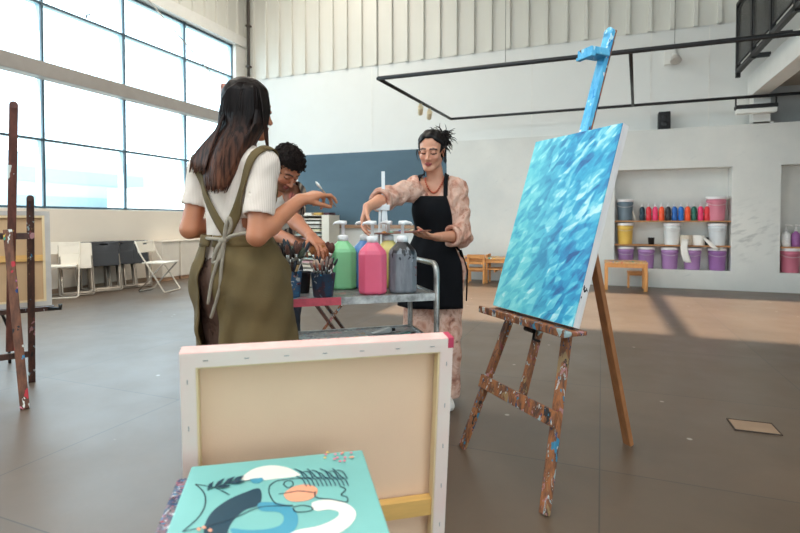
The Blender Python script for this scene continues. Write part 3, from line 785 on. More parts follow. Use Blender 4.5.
MB().tube([Q(0.10, 0.50, -0.06), Q(0.16, 0.50, -0.02), Q(0.16, 0.53, -0.02)], 0.012, 6).build('clamp', M_iron, e2)
rr = np.array([-2.185, 2.96]) - FL_
mb = MB(); mb.bar(Vector((float(rr @ eL), -float(rr @ bL), 0.0)), Q(-0.115, 1.04, 0.05), 0.046, 0.030, (0, 1, 0.3), 0, 0.004); mb.build('rear_leg', M_pwood_d.copy() if False else splat('worn_brown_leg', (132, 82, 56), (96, 58, 40), 0.10, 26), e2)
Mx = Matrix.Translation(e2.location) @ Matrix.Rotation(e2.rotation_euler.z, 4, 'Z')
stretched_canvas('canvas', 'unpainted canvas back resting on the dark easel at the left edge', Mx @ Q(-0.135, 0.52, -0.06), (math.atan(TL_), 0, e2.rotation_euler.z + PI), 0.50, 0.655, 0.03, mat('grey_ground', (200, 196, 190), 0.8), back=mat('tan_canvas_back', (206, 170, 130), 0.85, var=0.04), edge=mat('grey_canvas_edge', (196, 188, 180), 0.8))
# black tube stool behind it
st = thing('stool', 'black tube-framed stool, only its bent leg visible at the left edge', 'stool', W(-22, 372, 3.75) * 1.0, 0.6)
st.location.z = 0
for k in range(4):
    a_ = PI / 4 + k * PI / 2; c_, s2 = math.cos(a_), math.sin(a_)
    MB().tube([(c_ * 0.20, s2 * 0.20, 0.0), (c_ * 0.19, s2 * 0.19, 0.28), (c_ * 0.15, s2 * 0.15, 0.40), (c_ * 0.05, s2 * 0.05, 0.43)], 0.011, 8).build('leg', M_black, st)
MB().lathe([(0.10, 0.43), (0.165, 0.435), (0.17, 0.45), (0.165, 0.465), (0.05, 0.468)], 24).build('seat', M_black, st)

# third easel, only its mast tip showing above the woman's hair
M3 = cp(223, 300, 3.7)
e3, _ = studio_easel('studio_easel', 'brown easel mostly hidden behind the long-haired woman, mast tip above her hair', None, M3[:2], nrm(np.array([-0.3, 0.95])), (0.0, 0.6), (M_pwood_d, M_pwood_d, mat('pale_brown_mast', (150, 100, 84), 0.55, var=0.1)), spread=0.34, mast_top=2.26, apex_z=1.4, holder_z=1.5, tray_z=0.8, tray_w=0.16)

# ------------------------------------------------------------------ foreground canvases and table
P_l = cp(182.5, 348.5, 4.0 * 0.268); P_r = cp(447.5, 333.5, 4.53 * 0.268)
yawc = math.atan2(P_r[1] - P_l[1], P_r[0] - P_l[0]); wC = math.hypot(P_r[1] - P_l[1], P_r[0] - P_l[0])
zt = HCAM - 0.268; hC = zt / math.cos(math.radians(7.0)) - 0.004
cm = (P_l + P_r) / 2
nb = np.array([-math.sin(yawc), math.cos(yawc)])      # away from the viewer
# painted face looks away: local -y points away, so turn by pi
base = cm[:2] + nb * (zt * math.tan(math.radians(7.0)))
M_pinkedge = mat('pink_smeared_edge', (230, 214, 200), 0.8, var=0.05, rgb2=(234, 204, 192), scale=9)
big = stretched_canvas('canvas', 'large blank canvas standing with its back and stretcher bars to the viewer', rm((base[0], base[1], 0.004)), (math.radians(-7.0), 0, yawc + TH + PI), wC, hC, 0.04, mat('hidden_pink_painting', (232, 170, 160), 0.6, var=0.2), back=M_raw, bar=0.034, brace_z=hC * 0.49, edge=M_pinkedge)
MB().box((-wC / 2 - 0.001, 0.0, hC - 0.0005), (wC / 2 + 0.001, 0.040, hC + 0.0015)).build('pink_top_edge', mat('pink_paint_edge', (240, 178, 168), 0.6, var=0.1, scale=14, rgb2=(244, 206, 196)), big)
M_stp = mat('staple_steel', (150, 148, 146), 0.3, 0.8)
for k in range(7):
    x = -wC / 2 + 0.05 + k * (wC - 0.1) / 6
    MB().box((x - 0.005, 0.0412, hC - 0.017), (x + 0.005, 0.0425, hC - 0.0155)).build('staple', M_stp, big)
for k in range(8):
    z = 0.06 + k * (hC - 0.12) / 7
    for sx in (-1, 1): MB().box((sx * (wC / 2 - 0.014) - 0.0008, 0.0412, z - 0.005), (sx * (wC / 2 - 0.014) + 0.0008, 0.0425, z + 0.005)).build('staple', M_stp, big)
rd = MB(); rd.box((-wC / 2 - 0.0012, 0.0, hC - 0.022), (-wC / 2 + 0.012, 0.0425, hC + 0.002)); rd.build('red_smear', mat('red_smear_paint', (200, 62, 92), 0.5, var=0.15), big)

# paint-spattered table
DT = 0.48; zTab = HCAM - DT
TL, TR = cp(191, 466.5, 2.08 * DT), cp(362, 447.5, 2.255 * DT)
zT = float((TL[2] + TR[2]) / 2)
yawt = math.radians(12.6); wT = math.hypot(*(TR - TL)[:2]); lT = 0.46
ux = np.array([math.cos(yawt), math.sin(yawt)]); uy = np.array([-ux[1], ux[0]])
mid_far = (TL[:2] + TR[:2]) / 2; ctr = mid_far - uy * lT / 2
M_splat = splat('paint_caked_board', (70, 84, 104), (150, 110, 110), 0.7, 95, (1, 1, 1), pal=[(205, 200, 200), (40, 120, 160), (170, 60, 70), (90, 100, 120), (30, 50, 90), (200, 120, 140), (70, 120, 120), (30, 30, 35)])
tb = thing('paint_table', 'small table caked in multicoloured paint under the teal painting', 'table', rm((ctr[0], ctr[1], 0)), yawt + TH)
tw = wT / 2 + 0.022
zt0 = zT - 0.022
MB().box((-tw - 0.006, -lT / 2 - 0.02, zt0 - 0.035), (tw - 0.045, lT / 2 + 0.004, zt0 - 0.002), bev=0.006).build('tabletop', M_splat, tb)
for sx in (-1, 1):
    for sy in (-1, 1): MB().box((sx * (tw - 0.075) - 0.018, sy * (lT / 2 - 0.04) - 0.018, 0), (sx * (tw - 0.075) + 0.018, sy * (lT / 2 - 0.04) + 0.018, zt0 - 0.035), bev=0.003).build('leg', M_pwood, tb)
M_teal = mat('teal_acrylic', (128, 192, 184), 0.5, var=0.04, scale=5)
tp = thing('teal_painting', 'teal painting of shapes and a line-drawn face lying flat on the spattered table', 'canvas', rm((ctr[0], ctr[1], zt0 - 0.002)), yawt + TH)
MB().box((-wT / 2, -lT / 2, 0), (wT / 2, lT / 2, 0.022), bev=0.003).build('stretched_canvas', M_teal, tp)
A_cols = [(244, 236, 224), (16, 62, 80), (70, 156, 180), (246, 166, 130), (20, 50, 66), (236, 128, 150), (236, 200, 110), (28, 72, 92)]
A_m = [mat('art_%d' % i, c, 0.5, var=0.03) for i, c in enumerate(A_cols)]
# pixel -> artwork plane
def ap(px, py):
    q = cp(px, py, 1.0); z = zT; d = (z - HCAM) / (q[2] - HCAM); p = cp(px, py, d)[:2] - ctr
    return (float(p @ ux), float(p @ uy))
art = MB(); lay = [0.0]
def shape(pts, mi, smooth=True):
    if smooth and len(pts) > 6:
        q = [np.array(p, float) for p in pts]; r = []; n = len(q)
        for i in range(n):
            a, b_, c_, d_ = q[i - 1], q[i], q[(i + 1) % n], q[(i + 2) % n]
            for t in np.linspace(0, 1, 5, endpoint=False): r.append(0.5 * ((2 * b_) + (c_ - a) * t + (2 * a - 5 * b_ + 4 * c_ - d_) * t * t + (3 * b_ - a - 3 * c_ + d_) * t ** 3))
        pts = r
    lay[0] += 0.00012
    z = 0.0222 + lay[0]; q = [ap(*p) for p in pts]
    ar = sum(q[i][0] * q[(i + 1) % len(q)][1] - q[(i + 1) % len(q)][0] * q[i][1] for i in range(len(q)))
    if ar < 0: q.reverse()
    art.add([(x, y, z) for x, y in q], [tuple(range(len(q)))], mi)
def stroke(pts, w, mi):
    lay[0] += 0.00004
    z = 0.0222 + lay[0]; q = [Vector((*ap(*p), z)) for p in pts]
    if len(q) > 2:  # smooth
        r = []
        for i in range(len(q) - 1):
            a, b_, c_, d_ = q[max(i - 1, 0)], q[i], q[i + 1], q[min(i + 2, len(q) - 1)]
            for t in np.linspace(0, 1, 6, endpoint=False): r.append(0.5 * ((2 * b_) + (c_ - a) * t + (2 * a - 5 * b_ + 4 * c_ - d_) * t * t + (3 * b_ - a - 3 * c_ + d_) * t ** 3))
        q = r + [q[-1]]
    vs = []
    for i, p in enumerate(q):
        t = (q[min(i + 1, len(q) - 1)] - q[max(i - 1, 0)]).normalized(); n_ = Vector((-t.y, t.x, 0)) * w / 2
        vs += [p + n_, p - n_]
    art.add([tuple(v) for v in vs], [(2 * i, 2 * i + 1, 2 * i + 3, 2 * i + 2) for i in range(len(q) - 1)], mi)
def arc(cx, cy, rx, ry, a0, a1, n=20): return [(cx + rx * math.cos(math.radians(a0 + (a1 - a0) * i / n)), cy - ry * math.sin(math.radians(a0 + (a1 - a0) * i / n))) for i in range(n + 1)]
Z8 = lambda x, y: (150 + x * 260 / 800.0, 430 + y * 103 / 317.0)     # sketch coordinates of the artwork
zz = lambda pts: [Z8(*p) for p in pts]
shape(zz([(282, 150), (300, 128), (330, 113), (375, 106), (420, 112), (450, 126), (460, 138), (400, 146), (340, 152)]), 0)
shape(zz([(338, 178), (290, 190), (235, 215), (190, 250), (168, 290), (168, 330), (190, 372), (258, 372), (238, 330), (250, 285), (290, 245), (338, 226)]), 1)
shape(zz([(335, 222), (380, 220), (430, 232), (455, 262), (448, 300), (410, 335), (360, 350), (300, 345), (258, 320), (250, 300), (300, 305), (360, 302), (400, 290), (412, 268), (395, 250), (340, 245)]), 2)
shape(zz([(498, 222), (540, 212), (590, 218), (628, 240), (632, 268), (605, 300), (550, 330), (480, 350), (400, 352), (440, 310), (520, 292), (572, 268), (580, 250), (550, 242), (510, 246)]), 0)
shape(zz([(412, 196), (428, 180), (455, 168), (490, 166), (514, 178), (512, 196), (490, 212), (455, 218), (425, 214)]), 3)
shape(zz([(305, 150), (320, 147), (345, 145), (350, 152), (335, 162), (318, 162)]), 2)
LW = 0.0022
for s_ in ([(140, 165), (165, 190), (170, 225), (150, 265), (100, 310)], [(100, 310), (170, 295), (260, 268), (340, 235), (440, 232)], [(140, 165), (200, 176), (245, 198)], [(176, 184), (230, 165), (310, 152)],
           [(368, 170), (366, 190), (380, 218), (400, 228), (440, 230)], [(368, 170), (390, 155), (440, 148), (490, 146)], [(410, 168), (418, 156), (436, 156), (440, 168), (425, 176), (412, 168)],
           [(396, 196), (420, 192), (460, 186), (508, 192)], [(440, 236), (470, 230), (500, 238), (490, 248), (450, 250), (440, 238)], [(508, 188), (512, 206), (560, 212), (604, 220), (606, 205), (588, 198), (602, 182), (585, 172)]):
    stroke(zz(s_), LW, 4)
for k in range(11):
    x = 455 + k * 13
    stroke(zz([(x - 10, 118 + k % 3 * 5), (x + 8, 128 + k % 2 * 6), (x + 22, 150)]), LW * 1.1, 7); stroke(zz([(x - 4, 140 + k % 2 * 6), (x + 14, 150), (x + 26, 172)]), LW, 7)
for (x0, y0, x1, y1) in ((176, 184, 196, 158), (196, 178, 230, 148), (222, 170, 262, 143), (250, 162, 290, 140), (200, 176, 250, 172), (236, 164, 296, 158)):
    mx_, my_ = (x0 + x1) / 2, (y0 + y1) / 2; dx, dy = x1 - x0, y1 - y0; l_ = math.hypot(dx, dy)
    shape(zz([(x0, y0), (mx_ - dy / l_ * 6, my_ + dx / l_ * 6), (x1, y1), (mx_ + dy / l_ * 6, my_ - dx / l_ * 6)]), 1)
rr_ = random.Random(3)
for k in range(14):
    x, y = 508 + rr_.random() * 126, 70 + rr_.random() * 30
    shape(zz([(x - 5, y), (x, y - 3), (x + 5, y - 1), (x + 4, y + 2), (x - 2, y + 3)]), rr_.choice((3, 5, 6, 5)))
for x, y in ((150, 310), (166, 305), (185, 314)): shape(zz([(x - 8, y), (x, y - 6), (x + 8, y), (x, y + 6)]), 3)
art.build('painted_design', A_m, tp)
# ------------------------------------------------------------------ recess shelves
M_shelf = mat('plywood_shelf', (190, 136, 90), 0.6, var=0.15, stretch=(1, 8, 8))
def shelf(n, z, lab):
    o = MB().box((n[0] + 0.004, YC + 0.02, z - 0.022), (n[1] - 0.004, YC + DB + 0.03, z), bev=0.003).build('shelf_board', M_shelf)
    return tag(o, lab, 'shelf')
S1, S2 = 1.09, 0.695
shelf(N1, S1, 'upper plywood shelf in the wide recess, holding the paint bottles')
shelf(N1, S2, 'lower plywood shelf in the wide recess, above the purple buckets')
shelf(N2, S2, 'plywood shelf in the recess at the right edge, holding two pump bottles')
M_lidw = mat('white_bucket_lid', (232, 226, 226), 0.45, var=0.03)
def bucket_mesh(colr, lid=True):
    r, h = 0.128, 0.325
    body = MB().lathe([(r * 0.84, 0.0), (r * 0.86, 0.01), (r * 0.97, h * 0.78), (r * 1.03, h * 0.80), (r * 1.03, h * 0.83), (r * 0.98, h * 0.84), (r, h * 0.97), (r * 0.93, h * 0.97)], 28)
    return body.mesh('bucket_body', colr)
lid_mesh = MB().lathe([(0.128 * 1.04, 0.295), (0.128 * 1.06, 0.30), (0.128 * 1.06, 0.325), (0.128 * 0.98, 0.335), (0.128 * 0.9, 0.328), (0.02, 0.328)], 28).mesh('bucket_lid', M_lidw)
hm = MB(); hm.tube([(0.132 * math.cos(a), -abs(0.132 * math.sin(a)) * 1.0 - 0.004, 0.26 - 0.05 * math.sin(a)) for a in np.linspace(0, PI, 13)], 0.003, 6)
handle_mesh = hm.mesh('bail', mat('white_bail', (224, 218, 218), 0.4))
def linked(name, me, parent=None):
    o = bpy.data.objects.new(name, me); COL.objects.link(o)
    if parent is not None: o.parent = parent
    return o
BC = {}
def bucket(x, z, rgb, lab, group, y=YC + 0.145, s=1.0):
    key = rgb
    if key not in BC: BC[key] = bucket_mesh(mat('bucket_%d_%d_%d' % rgb, rgb, 0.4, var=0.06, sss=0.0, scale=3))
    t = thing('paint_bucket', lab, 'bucket', (x, y, z), (hash(lab) % 7) * 0.0, group); t.scale = (s, s, s * 1.06)
    linked('body', BC[key], t); linked('lid', lid_mesh, t); linked('handle', handle_mesh, t)
    return t
nx = lambda px, py: onY(px, py, YC + 0.145).x
G1 = 'paint buckets in the wall recesses'
bucket(nx(625, 210), S1, (104, 122, 134), 'grey-blue lidded bucket at the left end of the top shelf', G1)
bucket(nx(716, 210), S1, (212, 128, 146), 'rose pink lidded bucket at the right end of the top shelf', G1, s=1.08)
bucket(nx(625, 235), S2, (232, 192, 92), 'mustard yellow bucket at the left end of the middle shelf', G1)
bucket(nx(672, 235), S2, (226, 228, 226), 'white lidded bucket on the middle shelf, beside the small black cup', G1)
bucket(nx(717, 235), S2, (220, 224, 226), 'white lidded bucket at the right end of the middle shelf', G1)
pl = ('purple bucket on the recess floor, below the yellow bucket', 'purple bucket on the recess floor, second from the table', 'purple bucket on the recess floor, below the middle shelf white bucket', 'purple bucket on the recess floor, behind the hanging paper', 'purple bucket on the recess floor, nearest the second recess')
for px, lab in zip((625.5, 646, 669.5, 692, 717), pl): bucket(nx(px, 260), 0.30, (176, 132, 184) if px < 710 else (158, 108, 168), lab, G1)
bucket(onY(790, 260, YC + 0.145).x, 0.30, (204, 116, 136), 'pink lidded bucket on the floor of the recess at the right edge', G1, s=1.05)
# squeeze bottles
bt = MB().lathe([(0.036, 0), (0.040, 0.005), (0.041, 0.07), (0.036, 0.085), (0.036, 0.10), (0.041, 0.115), (0.040, 0.165), (0.030, 0.19), (0.016, 0.20), (0.016, 0.205)], 18)
capm = MB().lathe([(0.018, 0.205), (0.018, 0.225), (0.009, 0.230), (0.006, 0.245), (0.003, 0.248)], 14).mesh('nozzle_cap', mat('white_nozzle', (226, 222, 222), 0.4))
bl = [((22, 52, 66), 'dark navy'), ((222, 46, 56), 'red'), ((236, 60, 110), 'pink'), ((246, 86, 40), 'orange'), ((40, 40, 46), 'black'), ((32, 98, 178), 'blue'), ((24, 110, 196), 'bright blue'), ((248, 98, 36), 'orange'), ((24, 100, 84), 'green'), ((238, 58, 116), 'pink'), ((206, 36, 60), 'red')]
for i, (c, nm) in enumerate(bl):
    px = 642 + i * 6.45
    nb_ = ['beside the small white stick', 'third bottle from the grey bucket side', '', '', '', '', '', '', '', '', ''][i]
    rank = ['first', 'second', 'third', 'fourth', 'fifth', 'sixth', 'seventh', 'eighth', 'ninth', 'tenth', 'eleventh'][i]
    t = thing('paint_bottle', '%s squeeze bottle on the top shelf, %s counted from the grey-blue bucket' % (nm, rank), 'bottle', (nx(px, 212), YC + 0.10, S1), 0, 'squeeze bottles on the top shelf')
    linked('body', bt.mesh('bottle', mat('bottle_' + nm.replace(' ', '_'), c, 0.3, var=0.05)), t); linked('cap', capm, t); t.scale = (1.05, 1.05, 1.12)
t = MB().bar((0, 0, 0.012), (-0.05, 0.02, 0.16), 0.018, 0.018, (0, 1, 0)).build('stick', mat('white_wood_stick', (226, 214, 196), 0.6)); t.location = (nx(635.5, 218), YC + 0.10, S1 - 0.004); tag(t, 'small white stick leaning beside the bottles on the top shelf', 'stick')
cupm = MB().lathe([(0.042, 0), (0.05, 0.11), (0.053, 0.115), (0.047, 0.115), (0.04, 0.02)], 20)
t = cupm.build('cup', M_black); t.location = (nx(651, 240), YC + 0.1, S2); tag(t, 'small black cup on the middle shelf, left of the white bucket', 'cup')
t = MB().lathe([(0.05, 0), (0.055, 0.12), (0.057, 0.125), (0.05, 0.125), (0.045, 0.02)], 20).build('cup', M_black); t.location = (nx(706, 240), YC + 0.17, S2); tag(t, 'black pot on the middle shelf, between the paper rolls and white bucket', 'pot')
M_paper = mat('soft_paper', (236, 230, 222), 0.85, var=0.03)
M_kraft = mat('beige_paper', (214, 198, 178), 0.85, var=0.04)
def roll(px, m, lab, tail):
    x = nx(px, 240); t = thing('paper_roll', lab, 'paper roll', (x, YC + 0.10, S2), 0)
    MB().lathe([(0.025, 0.0), (0.085, 0.0), (0.088, 0.005), (0.088, 0.155), (0.085, 0.16), (0.025, 0.16)], 28).build('roll', m, t)
    P = np.array([[[q[0] + u * q[3], q[1], q[2]] for u in np.linspace(-1, 1, 5)] for q in tail], float)
    MB().sheet(P, 0.002).build('loose_end', M_paper, t); return t
roll(685.5, M_kraft, 'beige paper roll on the middle shelf with a torn strip hanging down', [(-0.02, -0.088, 0.10, 0.05), (-0.035, -0.13, 0.03, 0.05), (-0.045, -0.145, -0.03, 0.05), (-0.03, -0.145, -0.14, 0.052), (0.0, -0.14, -0.24, 0.055), (0.02, -0.135, -0.275, 0.04)])
roll(698, M_paper, 'white paper roll on the middle shelf with its end trailing to the right', [(0.06, -0.075, 0.13, 0.02), (0.10, -0.11, 0.08, 0.03), (0.15, -0.135, 0.02, 0.035), (0.20, -0.14, -0.03, 0.04), (0.25, -0.14, -0.06, 0.03), (0.31, -0.12, -0.02, 0.012)])
def pump_bottle(px, rgb, lab):
    t = thing('pump_bottle', lab, 'bottle', (onY(px, 235, YC + 0.11).x, YC + 0.11, S2), 0, 'pump bottles in the end recess'); m = mat('pumpb_%d' % rgb[0], rgb, 0.35, var=0.15, scale=30)
    MB().lathe([(0.055, 0), (0.06, 0.006), (0.06, 0.17), (0.05, 0.20), (0.02, 0.225), (0.018, 0.235)], 20).build('body', m, t)
    mw = mat('white_pump', (236, 232, 230), 0.35); pm = MB().lathe([(0.022, 0.235), (0.022, 0.26), (0.007, 0.262), (0.007, 0.315), (0.014, 0.316), (0.014, 0.335), (0.004, 0.337)], 14)
    pm.tube([(0, 0, 0.325), (0.06, -0.02, 0.325), (0.075, -0.025, 0.31)], 0.007, 8); pm.build('pump', mw, t)
pump_bottle(786, (232, 230, 228), 'white pump bottle on the shelf of the end recess')
pump_bottle(796, (150, 90, 150), 'purple pump bottle on the shelf of the end recess')

# ------------------------------------------------------------------ children's tables and chairs
M_beech = mat('honey_beech', (206, 142, 78), 0.5, var=0.12, scale=5, stretch=(8, 8, 1.5))
M_top = splat('paint_marked_tabletop', (214, 168, 116), (196, 150, 104), 0.35, 14, (1, 1, 1))
def low_table(x, y, w, d, h, lab):
    t = thing('low_table', lab, 'table', (x, y, 0))
    MB().box((-w / 2, -d / 2, h - 0.025), (w / 2, d / 2, h), bev=0.006).build('tabletop', M_top, t)
    MB().box((-w / 2 + 0.03, -d / 2 + 0.02, h - 0.09), (w / 2 - 0.03, -d / 2 + 0.04, h - 0.025)).box((-w / 2 + 0.03, d / 2 - 0.04, h - 0.09), (w / 2 - 0.03, d / 2 - 0.02, h - 0.025)).build('apron', M_beech, t)
    for sx in (-1, 1):
        for sy in (-1, 1): MB().box((sx * (w / 2 - 0.03) - 0.025, sy * (d / 2 - 0.03) - 0.025, 0), (sx * (w / 2 - 0.03) + 0.025, sy * (d / 2 - 0.03) + 0.025, h - 0.025), bev=0.004).build('leg', M_beech, t)
    return t
ta = onZ(645, 287.5, 0); tbx = onZ(604, 286.5, 0)
low_table((ta.x + tbx.x) / 2, 8.86, (ta.x - tbx.x), 0.46, 0.45, 'low honey-coloured wooden table in front of the wide recess')
tc = onZ(487, 281, 0); low_table(tc.x + 0.02, 9.0, 1.15, 0.42, 0.45, 'low wooden table against the concrete wall behind the blue painting')
def small_chair(x, y, rz, lab, back=True):
    t = thing('small_chair', lab, 'chair', (x, y, 0), rz, "children's wooden chairs")
    MB().box((-0.15, -0.15, 0.235), (0.15, 0.15, 0.26), bev=0.005).build('seat', M_beech, t)
    for sx in (-1, 1):
        MB().box((sx * 0.135 - 0.017, -0.15, 0), (sx * 0.135 + 0.017, -0.116, 0.235)).build('leg', M_beech, t)
        MB().box((sx * 0.135 - 0.017, 0.116, 0), (sx * 0.135 + 0.017, 0.15, 0.50 if back else 0.235)).build('leg', M_beech, t)
    if back:
        for z0, z1 in ((0.43, 0.50), (0.33, 0.37)): MB().box((-0.13, 0.12, z0), (0.13, 0.142, z1), bev=0.003).build('back_slat', M_beech, t)
    MB().box((-0.13, -0.012, 0.19), (0.13, 0.012, 0.235)).build('rail', M_beech, t)
c = onZ(475.5, 283, 0); small_chair(c.x, c.y + 0.1, PI + 0.1, 'small wooden chair with its slatted back showing, at the table by the black apron')
c = onZ(486, 282.5, 0); small_chair(c.x + 0.16, 8.98, PI / 2, 'small wooden chair turned sideways, half under the low table by the concrete wall')
c = onZ(637, 287.3, 0); small_chair(c.x, c.y + 0.02, 0.0, 'small wooden stool tucked under the low table before the recess', back=False)

# ------------------------------------------------------------------ folding chairs
M_chairk = mat('black_chair_plastic', (44, 46, 50), 0.45, var=0.08)
M_chairw = mat('cream_chair_plastic', (240, 230, 214), 0.45, var=0.03)
M_tube = mat('grey_steel_tube', (168, 158, 146), 0.35, 0.75)
M_tubew = mat('cream_steel_tube', (236, 226, 210), 0.4)
def panel_mesh(w, h, mt, slot):
    mb = MB()
    if slot:
        mb.box((-w / 2, -0.011, 0), (w / 2, 0.011, h - 0.055), bev=0.006); mb.box((-w / 2, -0.011, h - 0.056), (-0.06, 0.011, h - 0.03), bev=0.003); mb.box((0.06, -0.011, h - 0.056), (w / 2, 0.011, h - 0.03), bev=0.003); mb.box((-w / 2, -0.011, h - 0.031), (w / 2, 0.011, h), bev=0.006)
    else: mb.box((-w / 2, -0.011, 0), (w / 2, 0.011, h), bev=0.006)
    return mb.mesh('panel', mt)
def folded_chair(label, mt, mtube, group):
    t = thing('folding_chair', label, 'chair', (0, 0, 0), 0, group)
    b_ = linked('backrest', panel_mesh(0.42, 0.20, mt, True), t); b_.location = (0, 0.0, 0.60)
    s_ = linked('seat', panel_mesh(0.38, 0.22, mt, False), t); s_.location = (0, -0.03, 0.40)
    f = MB()
    f.tube([(-0.205, 0.012, 0.78), (-0.205, 0.008, 0.62), (-0.215, 0.0, 0.03), (-0.19, 0, 0.012), (0.19, 0, 0.012), (0.215, 0, 0.03), (0.205, 0.008, 0.62), (0.205, 0.012, 0.78)], 0.010, 8); f.build('front_frame', mtube, t)
    g = MB(); g.tube([(-0.18, -0.012, 0.55), (-0.185, -0.032, 0.05), (-0.16, -0.034, 0.03), (0.16, -0.034, 0.03), (0.185, -0.032, 0.05), (0.18, -0.012, 0.55)], 0.010, 8); g.build('rear_frame', mtube, t)
    return t
GF = {'k': 'folded black chairs stacked by the window wall', 'w': 'folded cream chairs stacked by the window wall'}
fk = folded_chair('black folding chair', M_chairk, M_tube, GF['k']); fw = folded_chair('cream folding chair', M_chairw, M_tube, GF['w'])
tk, tw_ = tree_of(fk), tree_of(fw)
first = {'k': True, 'w': True}
def stack(px, py, n, kind, yaw, step, names):
    base = onZ(px, py, 0)
    for i in range(n):
        p = Vector((base.x - math.sin(yaw) * i * step, base.y + math.cos(yaw) * i * step, 0)); lab = names(i)
        if first[kind]:
            o = fk if kind == 'k' else fw; first[kind] = False; o['label'] = lab; o.location = p
        else: o = dup(fk if kind == 'k' else fw, p, 0, lab, None, deep=tk if kind == 'k' else tw_)
        o.rotation_euler = (math.radians(-20), 0, yaw)
ordn = ['frontmost', 'second', 'third', 'fourth', 'fifth', 'sixth', 'seventh', 'eighth']
yawc_ = math.radians(60)
stack(107, 291.5, 6, 'k', yawc_, 0.042, lambda i: 'black folding chair, %s in the left-hand black stack by the window wall' % ordn[i])
stack(138, 287.5, 6, 'k', yawc_, 0.042, lambda i: 'black folding chair, %s in the stack behind the open chair' % ordn[i])
stack(78, 296, 4, 'w', yawc_, 0.05, lambda i: 'cream folding chair, %s in the folded cream stack by the window' % ordn[i])
stack(96, 291, 6, 'k', yawc_, 0.042, lambda i: 'black folding chair, %s in the stack right beside the cream ones' % ordn[i])
stack(123, 288.8, 6, 'k', yawc_, 0.042, lambda i: 'black folding chair, %s in the stack between two fuller black ones' % ordn[i])
def open_chair(px, py, yaw, label):
    t = thing('folding_chair', label, 'chair', onZ(px, py, 0), yaw, 'cream folding chairs standing open')
    b_ = linked('backrest', panel_mesh(0.40, 0.18, M_chairw, True), t); b_.location = (0, 0.215, 0.60); b_.rotation_euler = (math.radians(-14), 0, 0)
    s_ = MB().box((-0.19, -0.20, 0.435), (0.19, 0.17, 0.457), bev=0.006).build('seat', M_chairw, t)
    f = MB(); y0, y1 = -0.20, 0.27
    f.tube([(-0.205, y1, 0.78), (-0.205, 0.18, 0.58), (-0.215, y0, 0.03), (-0.19, y0 - 0.01, 0.012), (0.19, y0 - 0.01, 0.012), (0.215, y0, 0.03), (0.205, 0.18, 0.58), (0.205, y1, 0.78)], 0.011, 8); f.build('front_frame', M_tubew, t)
    g = MB(); g.tube([(-0.18, -0.17, 0.435), (-0.185, 0.22, 0.03), (-0.16, 0.23, 0.012), (0.16, 0.23, 0.012), (0.185, 0.22, 0.03), (0.18, -0.17, 0.435)], 0.011, 8); g.build('rear_frame', M_tube, t)
open_chair(160, 291, math.radians(82) + TH, 'cream folding chair standing open beside the black stacks, facing the radiator cover')
open_chair(62, 297, math.radians(28) + TH, 'cream folding chair standing open beside the unpainted canvas')

# ------------------------------------------------------------------ paper rack behind the man
M_rack = mat('cream_melamine', (232, 224, 208), 0.55, var=0.03)
pr = onY(311, 260, 9.0); rk = thing('paper_rack', 'cream paper rack with stacked shelves behind the curly-haired man', 'rack', (pr.x, 9.22, 0), 0.0)
wR, dR, hR = 0.84, 0.44, 1.20
MB().box((wR / 2 - 0.17, -dR / 2, 0), (wR / 2, dR / 2, hR), bev=0.004).build('side_panel', M_rack, rk)
MB().box((-wR / 2, -dR / 2, 0), (-wR / 2 + 0.02, dR / 2, hR), bev=0.004).build('side_panel', M_rack, rk)
MB().box((-wR / 2 + 0.02, dR / 2 - 0.012, 0), (wR / 2 - 0.17, dR / 2, hR)).build('back_panel', mat('dark_rack_back', (96, 88, 80), 0.8), rk)
zs = np.linspace(0.06, hR - 0.012, 15)
for z in zs: MB().box((-wR / 2 + 0.02, -dR / 2 + 0.005, z - 0.005), (wR / 2 - 0.17, dR / 2 - 0.012, z + 0.005)).build('shelf', M_rack, rk)
rr_ = random.Random(5)
Mrk = Matrix.Translation(rk.location) @ Matrix.Rotation(rk.rotation_euler.z, 4, 'Z')
pcs = [(240, 236, 228), (226, 214, 196), (214, 170, 176), (176, 200, 196), (236, 226, 190), (200, 196, 190)]
for i, z in enumerate(zs[:-1]):
    h = 0.02 + rr_.random() * 0.025; c_ = pcs[i % 6]; pc = ['white', 'cream', 'pink', 'pale green', 'yellow', 'grey'][i % 6]
    q = Mrk @ Vector((-0.07 + rr_.uniform(-0.01, 0.01), -0.02, z + 0.0052))
    o = MB().box((-0.30, -0.19, 0), (0.265, 0.17, h * 0.5)).box((-0.27, -0.195, h * 0.5), (0.28, 0.165, h)).build('paper_stack', mat('paper_' + pc, c_, 0.8, var=0.04)); o.location = q; o.rotation_euler = (0, 0, rk.rotation_euler.z)
    tag(o, '%s sheets lying on shelf %s of the cream paper rack, counted from its foot' % (pc, ['one', 'two', 'three', 'four', 'five', 'six', 'seven', 'eight', 'nine', 'ten', 'eleven', 'twelve', 'thirteen', 'fourteen'][i]), 'paper stack', 'paper stacks in the rack')
for i, (x, c_, w_, lab) in enumerate(((-0.18, (238, 232, 224), 0.22, 'white paper pile on top of the cream rack'), (0.11, (206, 170, 96), 0.15, 'tan cardboard pile on top of the cream rack'), (0.31, (96, 60, 66), 0.09, 'dark red folder pile on top of the cream rack'))):
    mb = MB(); 
    for k in range(5): mb.box((-w_ / 2 * 1.3 + rr_.uniform(-.01, .01), -0.14 + rr_.uniform(-.02, .02), k * 0.010), (w_ / 2 * 1.3 + rr_.uniform(-.01, .01), 0.13, k * 0.010 + 0.0098))
    o = mb.build('paper_pile', mat('pile_%d' % i, c_, 0.8, var=0.1)); o.location = Mrk @ Vector((x, 0, hR)); o.rotation_euler = (0, 0, rk.rotation_euler.z); tag(o, lab, 'paper pile')
